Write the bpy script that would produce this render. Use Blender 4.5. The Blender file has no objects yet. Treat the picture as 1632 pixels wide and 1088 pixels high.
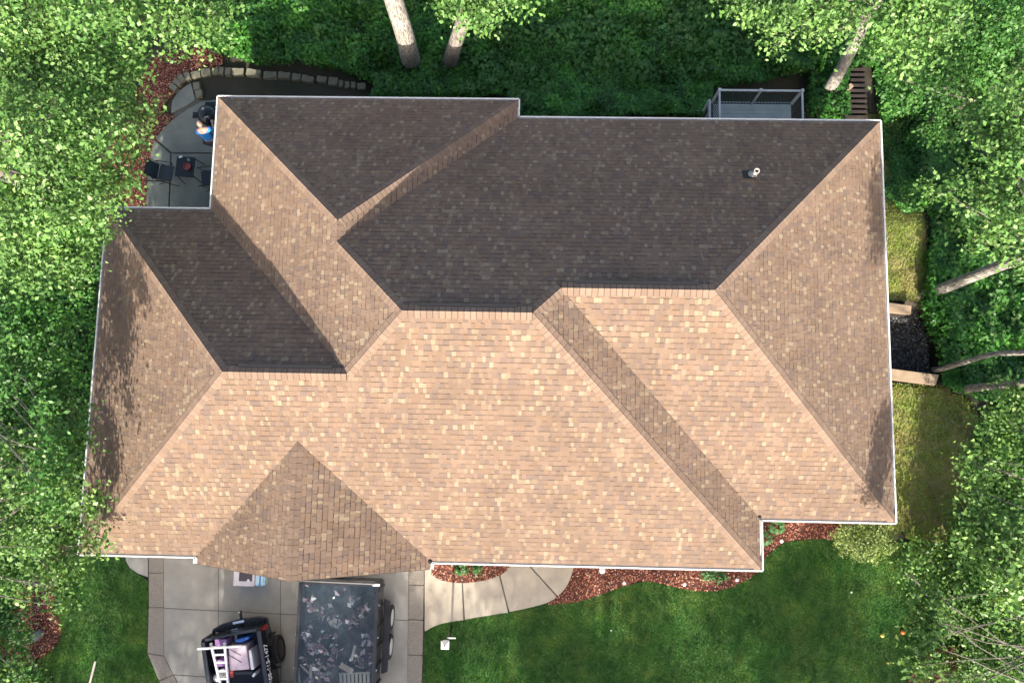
import bpy, bmesh, math, random
import numpy as np
from mathutils import Vector, Matrix, noise
R = math.radians
rng = np.random.default_rng(7); random.seed(7)
C = bpy.context.scene.collection
scn = bpy.context.scene

# ------------------------------------------------------------------ camera
F_PX = 1180.0; K = 1.0769; EAVE = 2.75
TILT, ROLL, YAW = .113, -.020, .017
CAM = Vector((0, 0, EAVE + 19*K))
cs, sn = math.cos(YAW), math.sin(YAW)
e1 = Vector((cs, sn, 0)); e2 = Vector((-sn, cs, 0)); e3 = Vector((0, 0, 1))
ct, st = math.cos(TILT), math.sin(TILT); cr, sr = math.cos(ROLL), math.sin(ROLL)
UP = ct*e2 + st*e3; F0 = st*e2 - ct*e3
RT = cr*e1 - sr*F0; FW = sr*e1 + cr*F0
cam = bpy.data.cameras.new('camera'); co = bpy.data.objects.new('camera', cam); C.objects.link(co)
m = Matrix((RT, UP, -FW)).transposed().to_4x4(); m.translation = CAM; co.matrix_world = m
cam.sensor_width = 36; cam.lens = 36*F_PX/1632; cam.clip_end = 1000; cam.clip_start = .1
scn.camera = co
def at(px, py, z=0.0):
    "world point at height z that the photograph shows at pixel px, py"
    d = RT*((px-816)/F_PX) + UP*((544-py)/F_PX) + FW
    t = (z-CAM.z)/d.z
    return CAM + d*t
# ------------------------------------------------------------------ light
SUN_E = 27.8; SUN_AZ = 1.0     # degrees of elevation; degrees west of the picture's bottom
w = bpy.data.worlds.new('World'); scn.world = w; w.use_nodes = True
nt = w.node_tree; bg = nt.nodes['Background']
sky = nt.nodes.new('ShaderNodeTexSky'); sky.sky_type = 'NISHITA'; sky.sun_disc = False
sky.air_density = .8; sky.dust_density = 3.5; sky.ozone_density = .3; sky.sun_elevation = R(SUN_E); sky.sun_rotation = R(180+SUN_AZ)
nt.links.new(sky.outputs[0], bg.inputs[0]); bg.inputs[1].default_value = .12
sl = bpy.data.lights.new('sun', 'SUN'); sl.energy = 3.95; sl.angle = R(.5); sl.color = (1, .925, .82)
so = bpy.data.objects.new('sun', sl); C.objects.link(so); so.rotation_euler = (R(90-SUN_E), 0, -R(SUN_AZ))
scn.view_settings.view_transform = 'Standard'; scn.view_settings.look = 'None'; scn.view_settings.gamma = 1
scn.view_settings.exposure = 1.57

# ------------------------------------------------------------------ materials
def nodes(name):
    m = bpy.data.materials.new(name); m.use_nodes = True
    t = m.node_tree; return m, t, t.nodes['Principled BSDF']
def N(t, kind, **kw):
    n = t.nodes.new(kind)
    for k, v in kw.items():
        if k.startswith('i_'): n.inputs[k[2:]].default_value = v
        else: setattr(n, k, v)
    return n
def ramp(t, fac, stops, interp='LINEAR'):
    r = t.nodes.new('ShaderNodeValToRGB'); r.color_ramp.interpolation = interp
    el = r.color_ramp.elements
    while len(el) < len(stops): el.new(.5)
    for e, (p, c) in zip(el, stops): e.position = p; e.color = (*c, 1)
    t.links.new(fac, r.inputs[0]); return r.outputs[0]
def mixc(t, a, b, fac, mode='MIX'):
    n = t.nodes.new('ShaderNodeMix'); n.data_type = 'RGBA'; n.blend_type = mode
    for s, v in ((n.inputs[0], fac), (n.inputs[6], a), (n.inputs[7], b)):
        if hasattr(v, 'node'): t.links.new(v, s)
        else: s.default_value = v if isinstance(v, float) else (*v, 1)
    return n.outputs[2]
def noise_out(t, scale, detail=4, rough=.6, coord='Object'):
    tc = t.nodes.new('ShaderNodeTexCoord'); n = N(t, 'ShaderNodeTexNoise')
    n.inputs['Scale'].default_value = scale; n.inputs['Detail'].default_value = detail; n.inputs['Roughness'].default_value = rough
    t.links.new(tc.outputs[coord], n.inputs['Vector']); return n.outputs['Fac']
def mat(name, c1, c2=None, scale=6, rough=.6, metal=0, bump=0, bscale=40, fine=.12, spec=.5):
    m, t, p = nodes(name)
    if c2 is None: c2 = tuple(x*.8 for x in c1)
    col = ramp(t, noise_out(t, scale), [(.35, c1), (.65, c2)])
    f = noise_out(t, 90, 3)
    g = ramp(t, f, [(.3, (1-fine,)*3), (.7, (1,)*3)])
    col = mixc(t, col, g, 1.0, 'MULTIPLY')
    t.links.new(col, p.inputs['Base Color'])
    p.inputs['Roughness'].default_value = rough; p.inputs['Metallic'].default_value = metal
    p.inputs['Specular IOR Level'].default_value = spec
    if bump:
        b = N(t, 'ShaderNodeBump'); b.inputs['Strength'].default_value = bump; b.inputs['Distance'].default_value = .02
        t.links.new(noise_out(t, bscale, 5), b.inputs['Height']); t.links.new(b.outputs[0], p.inputs['Normal'])
    return m
def attr_mat(name, stops, interp='LINEAR', rough=.8, spec=.3, lscale=.6, lamt=.25, gscale=160, gamt=.25, trans=0, tcol=None, sheen=0):
    "colour of every small piece from its own random number, plus broad and fine variation"
    m, t, p = nodes(name)
    a = N(t, 'ShaderNodeAttribute', attribute_name='rnd')
    col = ramp(t, a.outputs['Fac'], stops, interp)
    if lamt: col = mixc(t, col, ramp(t, noise_out(t, lscale, 3), [(.3, (1-lamt,)*3), (.7, (1+lamt*.4,)*3)]), 1.0, 'MULTIPLY')
    if gamt: col = mixc(t, col, ramp(t, noise_out(t, gscale, 2), [(.3, (1-gamt,)*3), (.7, (1+gamt*.4,)*3)]), 1.0, 'MULTIPLY')
    t.links.new(col, p.inputs['Base Color'])
    p.inputs['Roughness'].default_value = rough; p.inputs['Specular IOR Level'].default_value = spec
    if trans:
        tr = N(t, 'ShaderNodeBsdfTranslucent'); mx = N(t, 'ShaderNodeMixShader'); mx.inputs[0].default_value = trans
        tc_ = mixc(t, col, tcol or (1.3, 1.25, .5), 1.0, 'MULTIPLY')
        t.links.new(tc_, tr.inputs[0]); t.links.new(p.outputs[0], mx.inputs[1]); t.links.new(tr.outputs[0], mx.inputs[2])
        t.links.new(mx.outputs[0], t.nodes['Material Output'].inputs[0])
    return m
M = {}
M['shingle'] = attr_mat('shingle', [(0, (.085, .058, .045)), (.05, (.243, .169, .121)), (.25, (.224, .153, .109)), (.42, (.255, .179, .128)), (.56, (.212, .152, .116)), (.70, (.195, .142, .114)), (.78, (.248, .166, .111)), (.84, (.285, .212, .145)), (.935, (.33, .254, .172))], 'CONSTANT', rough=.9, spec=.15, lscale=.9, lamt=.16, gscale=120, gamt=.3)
M['shingle'].node_tree.nodes['Principled BSDF'].inputs['Diffuse Roughness'].default_value = .38
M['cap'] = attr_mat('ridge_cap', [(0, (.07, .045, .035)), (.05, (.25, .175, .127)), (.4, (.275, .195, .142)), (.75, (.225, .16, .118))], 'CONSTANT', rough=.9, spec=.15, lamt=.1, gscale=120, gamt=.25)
M['white'] = mat('white_metal', (.80, .78, .74), (.72, .70, .66), 3, .4)
M['siding'] = mat('siding', (.46, .40, .31), (.42, .36, .28), 2, .6)
M['stone_wall'] = mat('stone_veneer', (.34, .28, .21), (.22, .18, .14), 5, .8, bump=.5)
M['black_vent'] = mat('black_plastic', (.012, .012, .013), None, 5, .6)
M['glass'] = mat('window_glass', (.03, .04, .05), None, 1, .05)
M['pvc'] = mat('pvc', (.52, .48, .43), (.42, .39, .35), 10, .5)
M['concrete'] = mat('concrete', (.39, .38, .35), (.27, .265, .245), .8, .85, bump=.15, bscale=60, fine=.25)
M['concrete_walk'] = mat('walk_concrete', (.50, .44, .35), (.41, .36, .29), 1.6, .85, bump=.15, fine=.25)
M['concrete_old'] = mat('patio_concrete', (.24, .255, .21), (.17, .18, .15), 1.3, .85, bump=.2, fine=.25)
M['aggregate'] = mat('aggregate', (.37, .335, .29), (.28, .25, .215), 30, .9, bump=.5, bscale=120, fine=.5)
M['joint'] = mat('joint', (.13, .12, .10), None, 4, .95)
M['soil'] = mat('soil', (.055, .045, .03), (.035, .04, .02), 1.5, .95, bump=.5, bscale=20)
M['lawn_soil'] = mat('lawn_soil', (.045, .15, .028), (.11, .20, .05), 1.6, .95, bump=.9, bscale=30, fine=.45)
M['mulch_base'] = mat('mulch_base', (.16, .055, .035), (.09, .032, .022), 12, .95, bump=.8, bscale=50, fine=.5)
M['mulch'] = attr_mat('mulch_chips', [(0, (.22, .065, .04)), (.35, (.46, .15, .09)), (.7, (.60, .26, .16)), (.93, (.68, .44, .30)), (1, (.75, .6, .45))], lamt=.2, gamt=.2)
M['grass'] = attr_mat('grass_blades', [(0, (.028, .11, .02)), (.4, (.06, .20, .035)), (.7, (.14, .29, .055)), (1, (.32, .38, .09))], rough=.55, lscale=.9, lamt=.5, gamt=0, trans=.3)
M['rough_grass'] = attr_mat('rough_grass', [(0, (.16, .28, .04)), (.5, (.34, .40, .08)), (.85, (.46, .42, .14)), (1, (.45, .32, .16))], rough=.6, lscale=1.5, lamt=.5, gamt=0, trans=.3)
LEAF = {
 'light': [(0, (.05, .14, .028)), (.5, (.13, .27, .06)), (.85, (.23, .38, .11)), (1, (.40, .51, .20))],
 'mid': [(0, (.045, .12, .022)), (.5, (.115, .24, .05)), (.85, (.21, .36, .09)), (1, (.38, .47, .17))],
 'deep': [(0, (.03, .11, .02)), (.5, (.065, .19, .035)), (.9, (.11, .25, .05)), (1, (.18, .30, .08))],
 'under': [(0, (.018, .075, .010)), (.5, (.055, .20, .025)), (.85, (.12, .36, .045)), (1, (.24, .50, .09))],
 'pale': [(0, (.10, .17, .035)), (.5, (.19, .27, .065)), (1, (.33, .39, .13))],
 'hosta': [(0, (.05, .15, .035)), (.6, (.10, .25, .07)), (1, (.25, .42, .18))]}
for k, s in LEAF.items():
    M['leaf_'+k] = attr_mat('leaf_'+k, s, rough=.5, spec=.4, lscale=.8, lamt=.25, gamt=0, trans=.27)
def bark(name, c1, c2):
    m, t, p = nodes(name)
    tc = t.nodes.new('ShaderNodeTexCoord'); mp = N(t, 'ShaderNodeMapping'); mp.inputs['Scale'].default_value = (14, 14, 2.2)
    n = N(t, 'ShaderNodeTexNoise'); n.inputs['Scale'].default_value = 2.0; n.inputs['Detail'].default_value = 6
    t.links.new(tc.outputs['Object'], mp.inputs[0]); t.links.new(mp.outputs[0], n.inputs['Vector'])
    col = ramp(t, n.outputs['Fac'], [(.36, c2), (.58, c1)])
    t.links.new(col, p.inputs['Base Color']); p.inputs['Roughness'].default_value = .9
    b = N(t, 'ShaderNodeBump'); b.inputs['Strength'].default_value = .9; b.inputs['Distance'].default_value = .04
    t.links.new(n.outputs['Fac'], b.inputs['Height']); t.links.new(b.outputs[0], p.inputs['Normal'])
    return m
M['bark'] = bark('bark', (.30, .26, .22), (.10, .085, .075))
M['bark_pale'] = bark('bark_pale', (.36, .33, .28), (.11, .10, .085)); M['twig'] = bark('twig', (.17, .155, .125), (.09, .08, .065))
M['deck'] = mat('deck_boards', (.50, .53, .48), (.40, .43, .39), 2, .7)
M['rail_metal'] = mat('rail_metal', (.62, .63, .60), None, 3, .5)
M['rail_dark'] = mat('rail_dark', (.06, .075, .07), None, 3, .5)
M['timber'] = mat('timber', (.05, .036, .027), (.03, .023, .018), 6, .9, bump=.4)
M['ret_timber'] = mat('wall_cap_timber', (.42, .31, .20), (.33, .24, .155), 5, .85, bump=.3)
M['gravel'] = attr_mat('gravel', [(0, (.03, .03, .03)), (.6, (.09, .09, .095)), (1, (.26, .26, .27))], rough=.9, lamt=.1, gamt=.1)
M['stone'] = mat('garden_stone', (.25, .235, .16), (.15, .145, .10), 3, .9, bump=.5, bscale=25, fine=.25)
M['black_paint'] = mat('black_paint', (.010, .012, .016), (.014, .016, .02), 3, .22)
M['truck_glass'] = mat('truck_glass', (.02, .025, .03), None, 1, .05)
M['chrome'] = mat('chrome', (.75, .76, .78), None, 1, .15, 1)
M['tyre'] = mat('tyre', (.018, .018, .018), (.026, .025, .024), 8, .85)
M['rim'] = mat('rim_white', (.75, .75, .73), None, 3, .35)
M['rim_dark'] = mat('rim_dark', (.05, .05, .055), None, 3, .3, .6)
M['bed_liner'] = mat('bed_liner', (.02, .028, .045), None, 8, .7, bump=.3)
M['red_lens'] = mat('red_lens', (.40, .01, .012), None, 2, .15)
M['decal'] = mat('white_decal', (.85, .85, .83), None, 2, .5)
M['alu_white'] = mat('ladder_white', (.80, .78, .80), (.72, .70, .74), 4, .45)
M['pink_board'] = mat('pink_board', (.62, .50, .55), (.50, .40, .48), 4, .7)
M['purple'] = mat('purple_pack', (.38, .16, .40), (.30, .22, .45), 6, .5)
M['blue_pack'] = mat('blue_pack', (.04, .16, .62), (.10, .30, .72), 9, .35)
M['rust'] = mat('red_strap', (.35, .05, .05), None, 4, .6)
M['tarp'] = None
m_, t_, p_ = nodes('mesh_tarp')
p_.inputs['Base Color'].default_value = (.022, .045, .07, 1); p_.inputs['Roughness'].default_value = .45
tr_ = N(t_, 'ShaderNodeBsdfTransparent'); mx_ = N(t_, 'ShaderNodeMixShader')
fac_ = ramp(t_, noise_out(t_, 1.6, 3), [(.35, (.36,)*3), (.65, (.50,)*3)])
t_.links.new(fac_, mx_.inputs[0]); t_.links.new(tr_.outputs[0], mx_.inputs[1]); t_.links.new(p_.outputs[0], mx_.inputs[2])
t_.links.new(mx_.outputs[0], t_.nodes['Material Output'].inputs[0]); M['tarp'] = m_
M['debris'] = attr_mat('roofing_debris', [(0, (.06, .07, .08)), (.35, (.30, .20, .23)), (.5, (.55, .42, .46)), (.7, (.42, .42, .56)), (.88, (.80, .80, .80)), (1, (.45, .62, .66))], rough=.7, lamt=0, gamt=.2)
M['plank'] = mat('plank', (.50, .47, .42), (.38, .36, .32), 5, .8)
M['pallet'] = mat('pallet_wood', (.42, .44, .40), (.32, .33, .30), 5, .8)
M['trailer_paint'] = mat('trailer_paint', (.020, .022, .026), (.035, .036, .04), 4, .35)
M['skin'] = mat('skin', (.62, .38, .29), (.55, .32, .24), 8, .5)
M['shirt'] = mat('blue_shirt', (.02, .20, .62), (.03, .28, .75), 6, .8)
M['pants'] = mat('dark_trousers', (.05, .05, .07), None, 6, .9)
M['shoe'] = mat('shoes', (.08, .07, .06), None, 6, .7)
M['eye'] = mat('eyes', (.05, .04, .03), None, 6, .3)
M['grill_black'] = mat('grill_enamel', (.014, .018, .018), None, 4, .22)
M['steel'] = mat('steel', (.6, .6, .58), None, 4, .3, .8)
M['table_black'] = mat('table_black', (.012, .015, .015), None, 4, .35)
M['sling'] = mat('sling_fabric', (.03, .045, .055), (.04, .055, .065), 8, .8)
M['red_bowl'] = mat('red_bowl', (.42, .10, .08), (.30, .06, .05), 12, .4)
M['can_white'] = mat('white_item', (.8, .8, .78), None, 4, .4)
M['cup_blue'] = mat('pale_blue_cup', (.45, .60, .66), None, 4, .2)
M['box_white'] = mat('printed_box_white', (.72, .69, .74), None, 4, .6)
M['box_print'] = mat('printed_box_dark', (.10, .07, .09), (.05, .05, .06), 9, .5)
M['light_blue'] = mat('light_blue_wrap', (.42, .66, .78), (.58, .76, .82), 5, .4)
M['yellow'] = mat('yellow_rubber', (.85, .62, .12), None, 4, .5)
M['orange'] = mat('orange_rubber', (.85, .20, .04), None, 4, .5)
M['grey_rock'] = mat('grey_rock', (.25, .26, .25), (.14, .15, .15), 5, .9, bump=.5)
M['lamp_glass'] = mat('frosted_glass', (.75, .78, .76), None, 3, .3)

M['cap'].node_tree.nodes['Principled BSDF'].inputs['Diffuse Roughness'].default_value = .38
# ------------------------------------------------------------------ helpers
def tag(o, label=None, cat=None, group=None, kind=None):
    if label: o['label'] = label
    if cat: o['category'] = cat
    if group: o['group'] = group
    if kind: o['kind'] = kind
    return o
def empty(name, loc, label, cat, group=None, rz=0):
    o = bpy.data.objects.new(name, None); C.objects.link(o); o.location = loc; o.rotation_euler = (0, 0, rz)
    o.empty_display_size = .2
    return tag(o, label, cat, group)
def link(name, me, mt, parent=None, world=True):
    if mt: me.materials.append(mt)
    o = bpy.data.objects.new(name, me); C.objects.link(o)
    if parent is not None:
        o.parent = parent
        if world:      # vertices were given in world space: bring them into the parent's own space
            root = parent; chain = Matrix.Identity(4)
            while root is not None:
                chain = root.matrix_basis @ chain; root = root.parent
            me.transform(chain.inverted())
    return o
def smooth_by_angle(me, ang=40):
    bm = bmesh.new(); bm.from_mesh(me)
    for f in bm.faces: f.smooth = True
    for e in bm.edges:
        if len(e.link_faces) == 2 and e.calc_face_angle(0) > R(ang): e.smooth = False
    bm.to_mesh(me); bm.free()
class MB:
    def __init__(s): s.v = []; s.f = []
    def add(s, vs, fs):
        b = len(s.v); s.v += [tuple(v) for v in vs]; s.f += [tuple(b+i for i in f) for f in fs]; return s
    def box(s, c, size, mt=None):
        "box of this size centred at c, turned by the matrix mt"
        x, y, z = (q/2 for q in size); mt = mt or Matrix.Identity(3); c = Vector(c)
        vs = [c + mt @ Vector((a*x, b*y, d*z)) for d in (-1, 1) for b in (-1, 1) for a in (-1, 1)]
        return s.add(vs, [(0, 2, 3, 1), (4, 5, 7, 6), (0, 1, 5, 4), (2, 6, 7, 3), (0, 4, 6, 2), (1, 3, 7, 5)])
    def bar(s, a, b, wd, ht):
        a, b = Vector(a), Vector(b); d = (b-a); L = d.length; d.normalize()
        up = Vector((0, 0, 1)) if abs(d.z) < .95 else Vector((0, 1, 0))
        sd = d.cross(up).normalized(); u2 = sd.cross(d)
        return s.box((a+b)/2, (L, wd, ht), Matrix((d, sd, u2)).transposed())
    def tube(s, pts, rad, n=10, cap=True):
        pts = [Vector(p) for p in pts]; rad = rad if hasattr(rad, '__len__') else [rad]*len(pts)
        b0 = len(s.v); prev = None
        for i, p in enumerate(pts):
            d = (pts[min(i+1, len(pts)-1)]-pts[max(i-1, 0)]).normalized()
            a = prev if prev is not None else (Vector((1, 0, 0)) if abs(d.x) < .9 else Vector((0, 1, 0)))
            x = (a - d*a.dot(d)).normalized(); y = d.cross(x); prev = x
            for k in range(n):
                q = 2*math.pi*k/n; s.v.append(tuple(p + (x*math.cos(q)+y*math.sin(q))*rad[i]))
        for i in range(len(pts)-1):
            for k in range(n):
                s.f.append((b0+i*n+k, b0+i*n+(k+1) % n, b0+(i+1)*n+(k+1) % n, b0+(i+1)*n+k))
        if cap:
            s.f.append(tuple(b0+k for k in reversed(range(n)))); s.f.append(tuple(b0+(len(pts)-1)*n+k for k in range(n)))
        return s
    def lathe(s, c, prof, n=20, axis=None):
        "profile of (radius, height) turned round an axis through c"
        c = Vector(c); ax = axis or Matrix.Identity(3); b0 = len(s.v)
        for r, h in prof:
            for k in range(n):
                q = 2*math.pi*k/n; s.v.append(tuple(c + ax @ Vector((r*math.cos(q), r*math.sin(q), h))))
        for i in range(len(prof)-1):
            for k in range(n):
                s.f.append((b0+i*n+k, b0+i*n+(k+1) % n, b0+(i+1)*n+(k+1) % n, b0+(i+1)*n+k))
        s.f.append(tuple(b0+k for k in reversed(range(n)))); s.f.append(tuple(b0+(len(prof)-1)*n+k for k in range(n)))
        return s
    def prism(s, poly, z0, z1):
        n = len(poly); A = sum(poly[i][0]*poly[(i+1) % n][1]-poly[(i+1) % n][0]*poly[i][1] for i in range(n))
        if A < 0: poly = poly[::-1]
        vs = [(p[0], p[1], z0) for p in poly]+[(p[0], p[1], z1) for p in poly]
        return s.add(vs, [tuple(reversed(range(n))), tuple(range(n, 2*n))]+[(i, (i+1) % n, n+(i+1) % n, n+i) for i in range(n)])
    def build(s, name, mt, parent=None, world=True, bevel=0, smooth=True, ang=40):
        me = bpy.data.meshes.new(name); me.from_pydata(s.v, [], s.f); me.update()
        if bevel:
            bm = bmesh.new(); bm.from_mesh(me); bmesh.ops.remove_doubles(bm, verts=bm.verts, dist=1e-5)
            es = [e for e in bm.edges if len(e.link_faces) == 2 and e.calc_face_angle(0) > R(30)]
            bmesh.ops.bevel(bm, geom=es, offset=bevel, segments=2, affect='EDGES', clamp_overlap=True); bm.to_mesh(me); bm.free()
        if smooth: smooth_by_angle(me, ang)
        return link(name, me, mt, parent, world)
def quads_mesh(name, V, rnd, k=4):
    "V: pieces x k x 3 array, one face each, with its random number"
    n = len(V); me = bpy.data.meshes.new(name)
    me.vertices.add(n*k); me.vertices.foreach_set('co', V.astype(np.float32).ravel())
    me.loops.add(n*k); me.loops.foreach_set('vertex_index', np.arange(n*k, dtype=np.int32))
    me.polygons.add(n); me.polygons.foreach_set('loop_start', np.arange(0, n*k, k, dtype=np.int32))
    me.update(calc_edges=True)
    a = me.attributes.new('rnd', 'FLOAT', 'FACE'); a.data.foreach_set('value', np.asarray(rnd, np.float32))
    return me
def leaves(P, size, rnd, up=.6, out=None, aspect=.62):
    "folded leaf-shaped quads at points P"
    n = len(P); nrm = rng.normal(size=(n, 3)); nrm /= np.linalg.norm(nrm, axis=1)[:, None]
    nrm = nrm*(1-up*.5) + np.array([0, 0, up])
    if out is not None: nrm += out*.5
    nrm /= np.linalg.norm(nrm, axis=1)[:, None]
    d = rng.normal(size=(n, 3)); d -= nrm*np.sum(d*nrm, 1)[:, None]; d /= np.linalg.norm(d, axis=1)[:, None]
    s = np.cross(nrm, d); L = (size*rng.uniform(.5, 1.5, n))[:, None] if np.isscalar(size) else size[:, None]
    W = L*aspect*.5; fold = nrm*W*.45
    V = np.stack([P-d*L*.5, P+s*W+fold-d*L*.02, P+d*L*.5-nrm*L*.08, P-s*W+fold-d*L*.02], 1)
    return V
def in_poly(P, poly):
    x, y = P[:, 0], P[:, 1]; c = np.zeros(len(P), bool); n = len(poly); j = n-1
    for i in range(n):
        xi, yi = poly[i][:2]; xj, yj = poly[j][:2]
        c ^= ((yi > y) != (yj > y)) & (x < (xj-xi)*(y-yi)/(yj-yi+1e-12)+xi); j = i
    return c
def scatter(poly, dens):
    a = np.array([p[:2] for p in poly]); lo, hi = a.min(0), a.max(0)
    n = int((hi-lo).prod()*dens); P = rng.uniform(lo, hi, (n, 2)); return P[in_poly(P, poly)]
def vnoise(X, Y, s, seed=0):
    "smooth value noise on arrays"
    r = np.random.default_rng(seed+100); g = r.random((64, 64)); u = X*s+1000; v = Y*s+1000
    i = np.floor(u).astype(int); j = np.floor(v).astype(int); fu = u-i; fv = v-j; fu = fu*fu*(3-2*fu); fv = fv*fv*(3-2*fv)
    q = lambda a, b: g[a % 64, b % 64]
    return (q(i, j)*(1-fu)+q(i+1, j)*fu)*(1-fv)+(q(i, j+1)*(1-fu)+q(i+1, j+1)*fu)*fv
# ------------------------------------------------------------------ house plan
xJ, xL, xB, xF, xE = -11.241*K, -8.461*K, -.407*K, 5.853*K, 9.173*K
yS, yE, yK, yC, yA = -3.407*K, -2.185*K, 5.514*K, 8.137*K, 8.633*K
gx0, gx1 = -8.243*K, -2.366*K; yR = yS-.22; SL = .607
def sstep(x): x = np.clip(x, 0, 1); return x*x*(3-2*x)
PIT = [at(1405, 500, -1.0), at(1470, 500, -1.0), at(1480, 590, -1.0), at(1405, 590, -1.0)]
def hgt(x, y):
    x = np.asarray(x, float); y = np.asarray(y, float)
    h = -1.2*sstep((x+7.0)/3)*sstep((y-9.6)/2.5)*(1-sstep((x-3)/7)) - 2.3*sstep((x-3)/7)*sstep((y-6.5)/4) - .9*sstep((x-10.3)/5)*sstep((y+3)/7)
    h += .10*(vnoise(x, y, .25, 3)-.5)*sstep((np.hypot(x, y-2)-12)/6) + 0
    return h
def H(x, y): return float(hgt(x, y))
def gat(px, py, dz=0.0):
    z = 0.0
    for _ in range(5): p = at(px, py, z); z = H(p.x, p.y)
    p = at(px, py, z+dz); return Vector((p.x, p.y, z+dz))
def gpoly(pts): return [gat(*p) for p in pts]
def spline(pts, n=6):
    out = []; m = len(pts)
    for i in range(m-1):
        p0, p1, p2, p3 = (np.array(pts[max(0, min(m-1, i+k))], float) for k in (-1, 0, 1, 2))
        for k in range(n):
            t = k/n; out.append(tuple(.5*((2*p1)+(-p0+p2)*t+(2*p0-5*p1+4*p2-p3)*t*t+(-p0+3*p1-3*p2+p3)*t**3)))
    return out+[tuple(pts[-1])]
# ------------------------------------------------------------------ ground
def terrain():
    xs = np.concatenate([[-220, -90, -45, -28], np.arange(-22, 22.01, .3), [28, 45, 90, 220]])
    ys = np.concatenate([[-220, -90, -50], np.arange(-34, 26.01, .3), [34, 60, 100, 220]])
    X, Y = np.meshgrid(xs, ys); Z = hgt(X, Y)-.03
    pit = in_poly(np.stack([X.ravel(), Y.ravel()], 1), [(PIT[0].x-1.5, PIT[0].y+.12), (PIT[1].x+.3, PIT[0].y+.12), (PIT[2].x+.3, PIT[3].y-.12), (PIT[0].x-1.5, PIT[3].y-.12)]).reshape(X.shape)
    Z = np.where(pit, Z-.75, Z)
    V = np.stack([X, Y, Z], -1).reshape(-1, 3); nx, ny = len(xs), len(ys)
    f = [(j*nx+i, j*nx+i+1, (j+1)*nx+i+1, (j+1)*nx+i) for j in range(ny-1) for i in range(nx-1)]
    me = bpy.data.meshes.new('ground'); me.from_pydata(V.tolist(), [], f); me.update()
    for p in me.polygons: p.use_smooth = True
    return tag(link('ground', me, M['soil']), kind='structure')
terrain()
def sheet(name, pts, z, mt, thick=.0, kind='structure'):
    poly = [p if len(p) > 2 else gat(*p) for p in pts]
    mb = MB().prism([(p[0], p[1]) for p in poly], z-thick-.02, z)
    o = mb.build(name, mt, smooth=False); return tag(o, kind=kind)
# driveway: a dark bed with slabs and saw-cut joints standing on it
def P2(pts): return [tuple(gat(*p)[:2]) for p in pts]
def slabs(name, polys, mt, z=.045, gap=.010):
    mb = MB()
    for poly in polys:
        c = Vector((sum(p[0] for p in poly)/len(poly), sum(p[1] for p in poly)/len(poly)))
        q = []
        for p in poly:
            d = Vector(p[:2])-c; q.append(tuple(c + d*(1-gap/max(d.length, .2)*1.3)))
        mb.prism(q, -.05, z)
    return tag(mb.build(name, mt, smooth=False), kind='structure')
sheet('driveway_bed', [(240, 860), (240, 1040), (262, 1084), (318, 1190), (668, 1190), (674, 860)], .034, M['joint'])
J = lambda x: (x-262)*.050
xs_ = [262, 349, 448, 548, 651]
rows = [(862, 960), (966-0, 1074)]
pol = []
bounds = [(850, 968), (968, 1074), (1074, 1180)]
for a, b in zip(xs_[:-1], xs_[1:]):
    for y0, y1 in bounds:
        dx = lambda x, y: x + (y-968)*(-.012 if x > 500 else .0)
        q = [(dx(a, y0), y0+J(a)), (dx(b, y0), y0+J(b)), (dx(b, y1), y1+J(b)), (dx(a, y1), y1+J(a))]
        if a == 262 and y0 > 1000: q[0] = (278, y0+J(a)); q[3] = (330, y1+J(a))
        if a == 262 and y0 == 968: q[3] = (277, y1+J(a)); q.append((262, 1044))
        pol.append(P2(q))
slabs('driveway', pol, M['concrete'])
slabs('driveway_band', [P2(q) for q in ([(238, 860), (262, 860), (262, 912), (238, 912)], [(238, 912), (262, 912), (262, 967), (238, 967)], [(238, 967), (262, 967), (262, 1044), (236, 1040)],
    [(236, 1040), (262, 1044), (277, 1074), (254, 1084)], [(254, 1084), (277, 1074), (330, 1180), (300, 1190)],
    [(652, 850), (676, 850), (676, 932), (652, 931)], [(652, 931), (676, 932), (675, 987), (651, 986)], [(651, 986), (675, 987), (674, 1043), (650, 1042)], [(650, 1042), (674, 1043), (672, 1105), (649, 1104)], [(649, 1104), (672, 1105), (670, 1180), (648, 1180)])], M['aggregate'])
slabs('side_pad', [P2([(199, 860), (237, 860), (237, 919), (222, 914), (208, 905), (201, 893)])], M['concrete'])
low = spline([(676, 1006), (700, 994), (742, 986), (812, 974), (868, 961), (890, 948), (905, 930), (914, 905)], 4)
def lo(x0, x1): return [p for p in low if x0 < p[0] < x1]
sheet('walkway_bed', [(677, 872), (915, 872), (912, 903), (903, 928), (888, 946), (867, 958), (812, 971), (742, 983), (700, 991), (679, 1001)], .034, M['joint'])
slabs('walkway', [P2(q) for q in (
    [(677, 870), (733, 870), (739, 987)]+lo(677, 739)[::-1]+[(677, 1005)],
    [(735, 870), (784, 870), (810, 975)]+lo(741, 810)[::-1]+[(741, 987)],
    [(786, 870), (815, 870), (887, 950)]+lo(812, 887)[::-1]+[(812, 974)],
    [(817, 870), (915, 870), (914, 905)]+lo(889, 914)[::-1]+[(889, 949)])], M['concrete_walk'], gap=.004)
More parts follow.
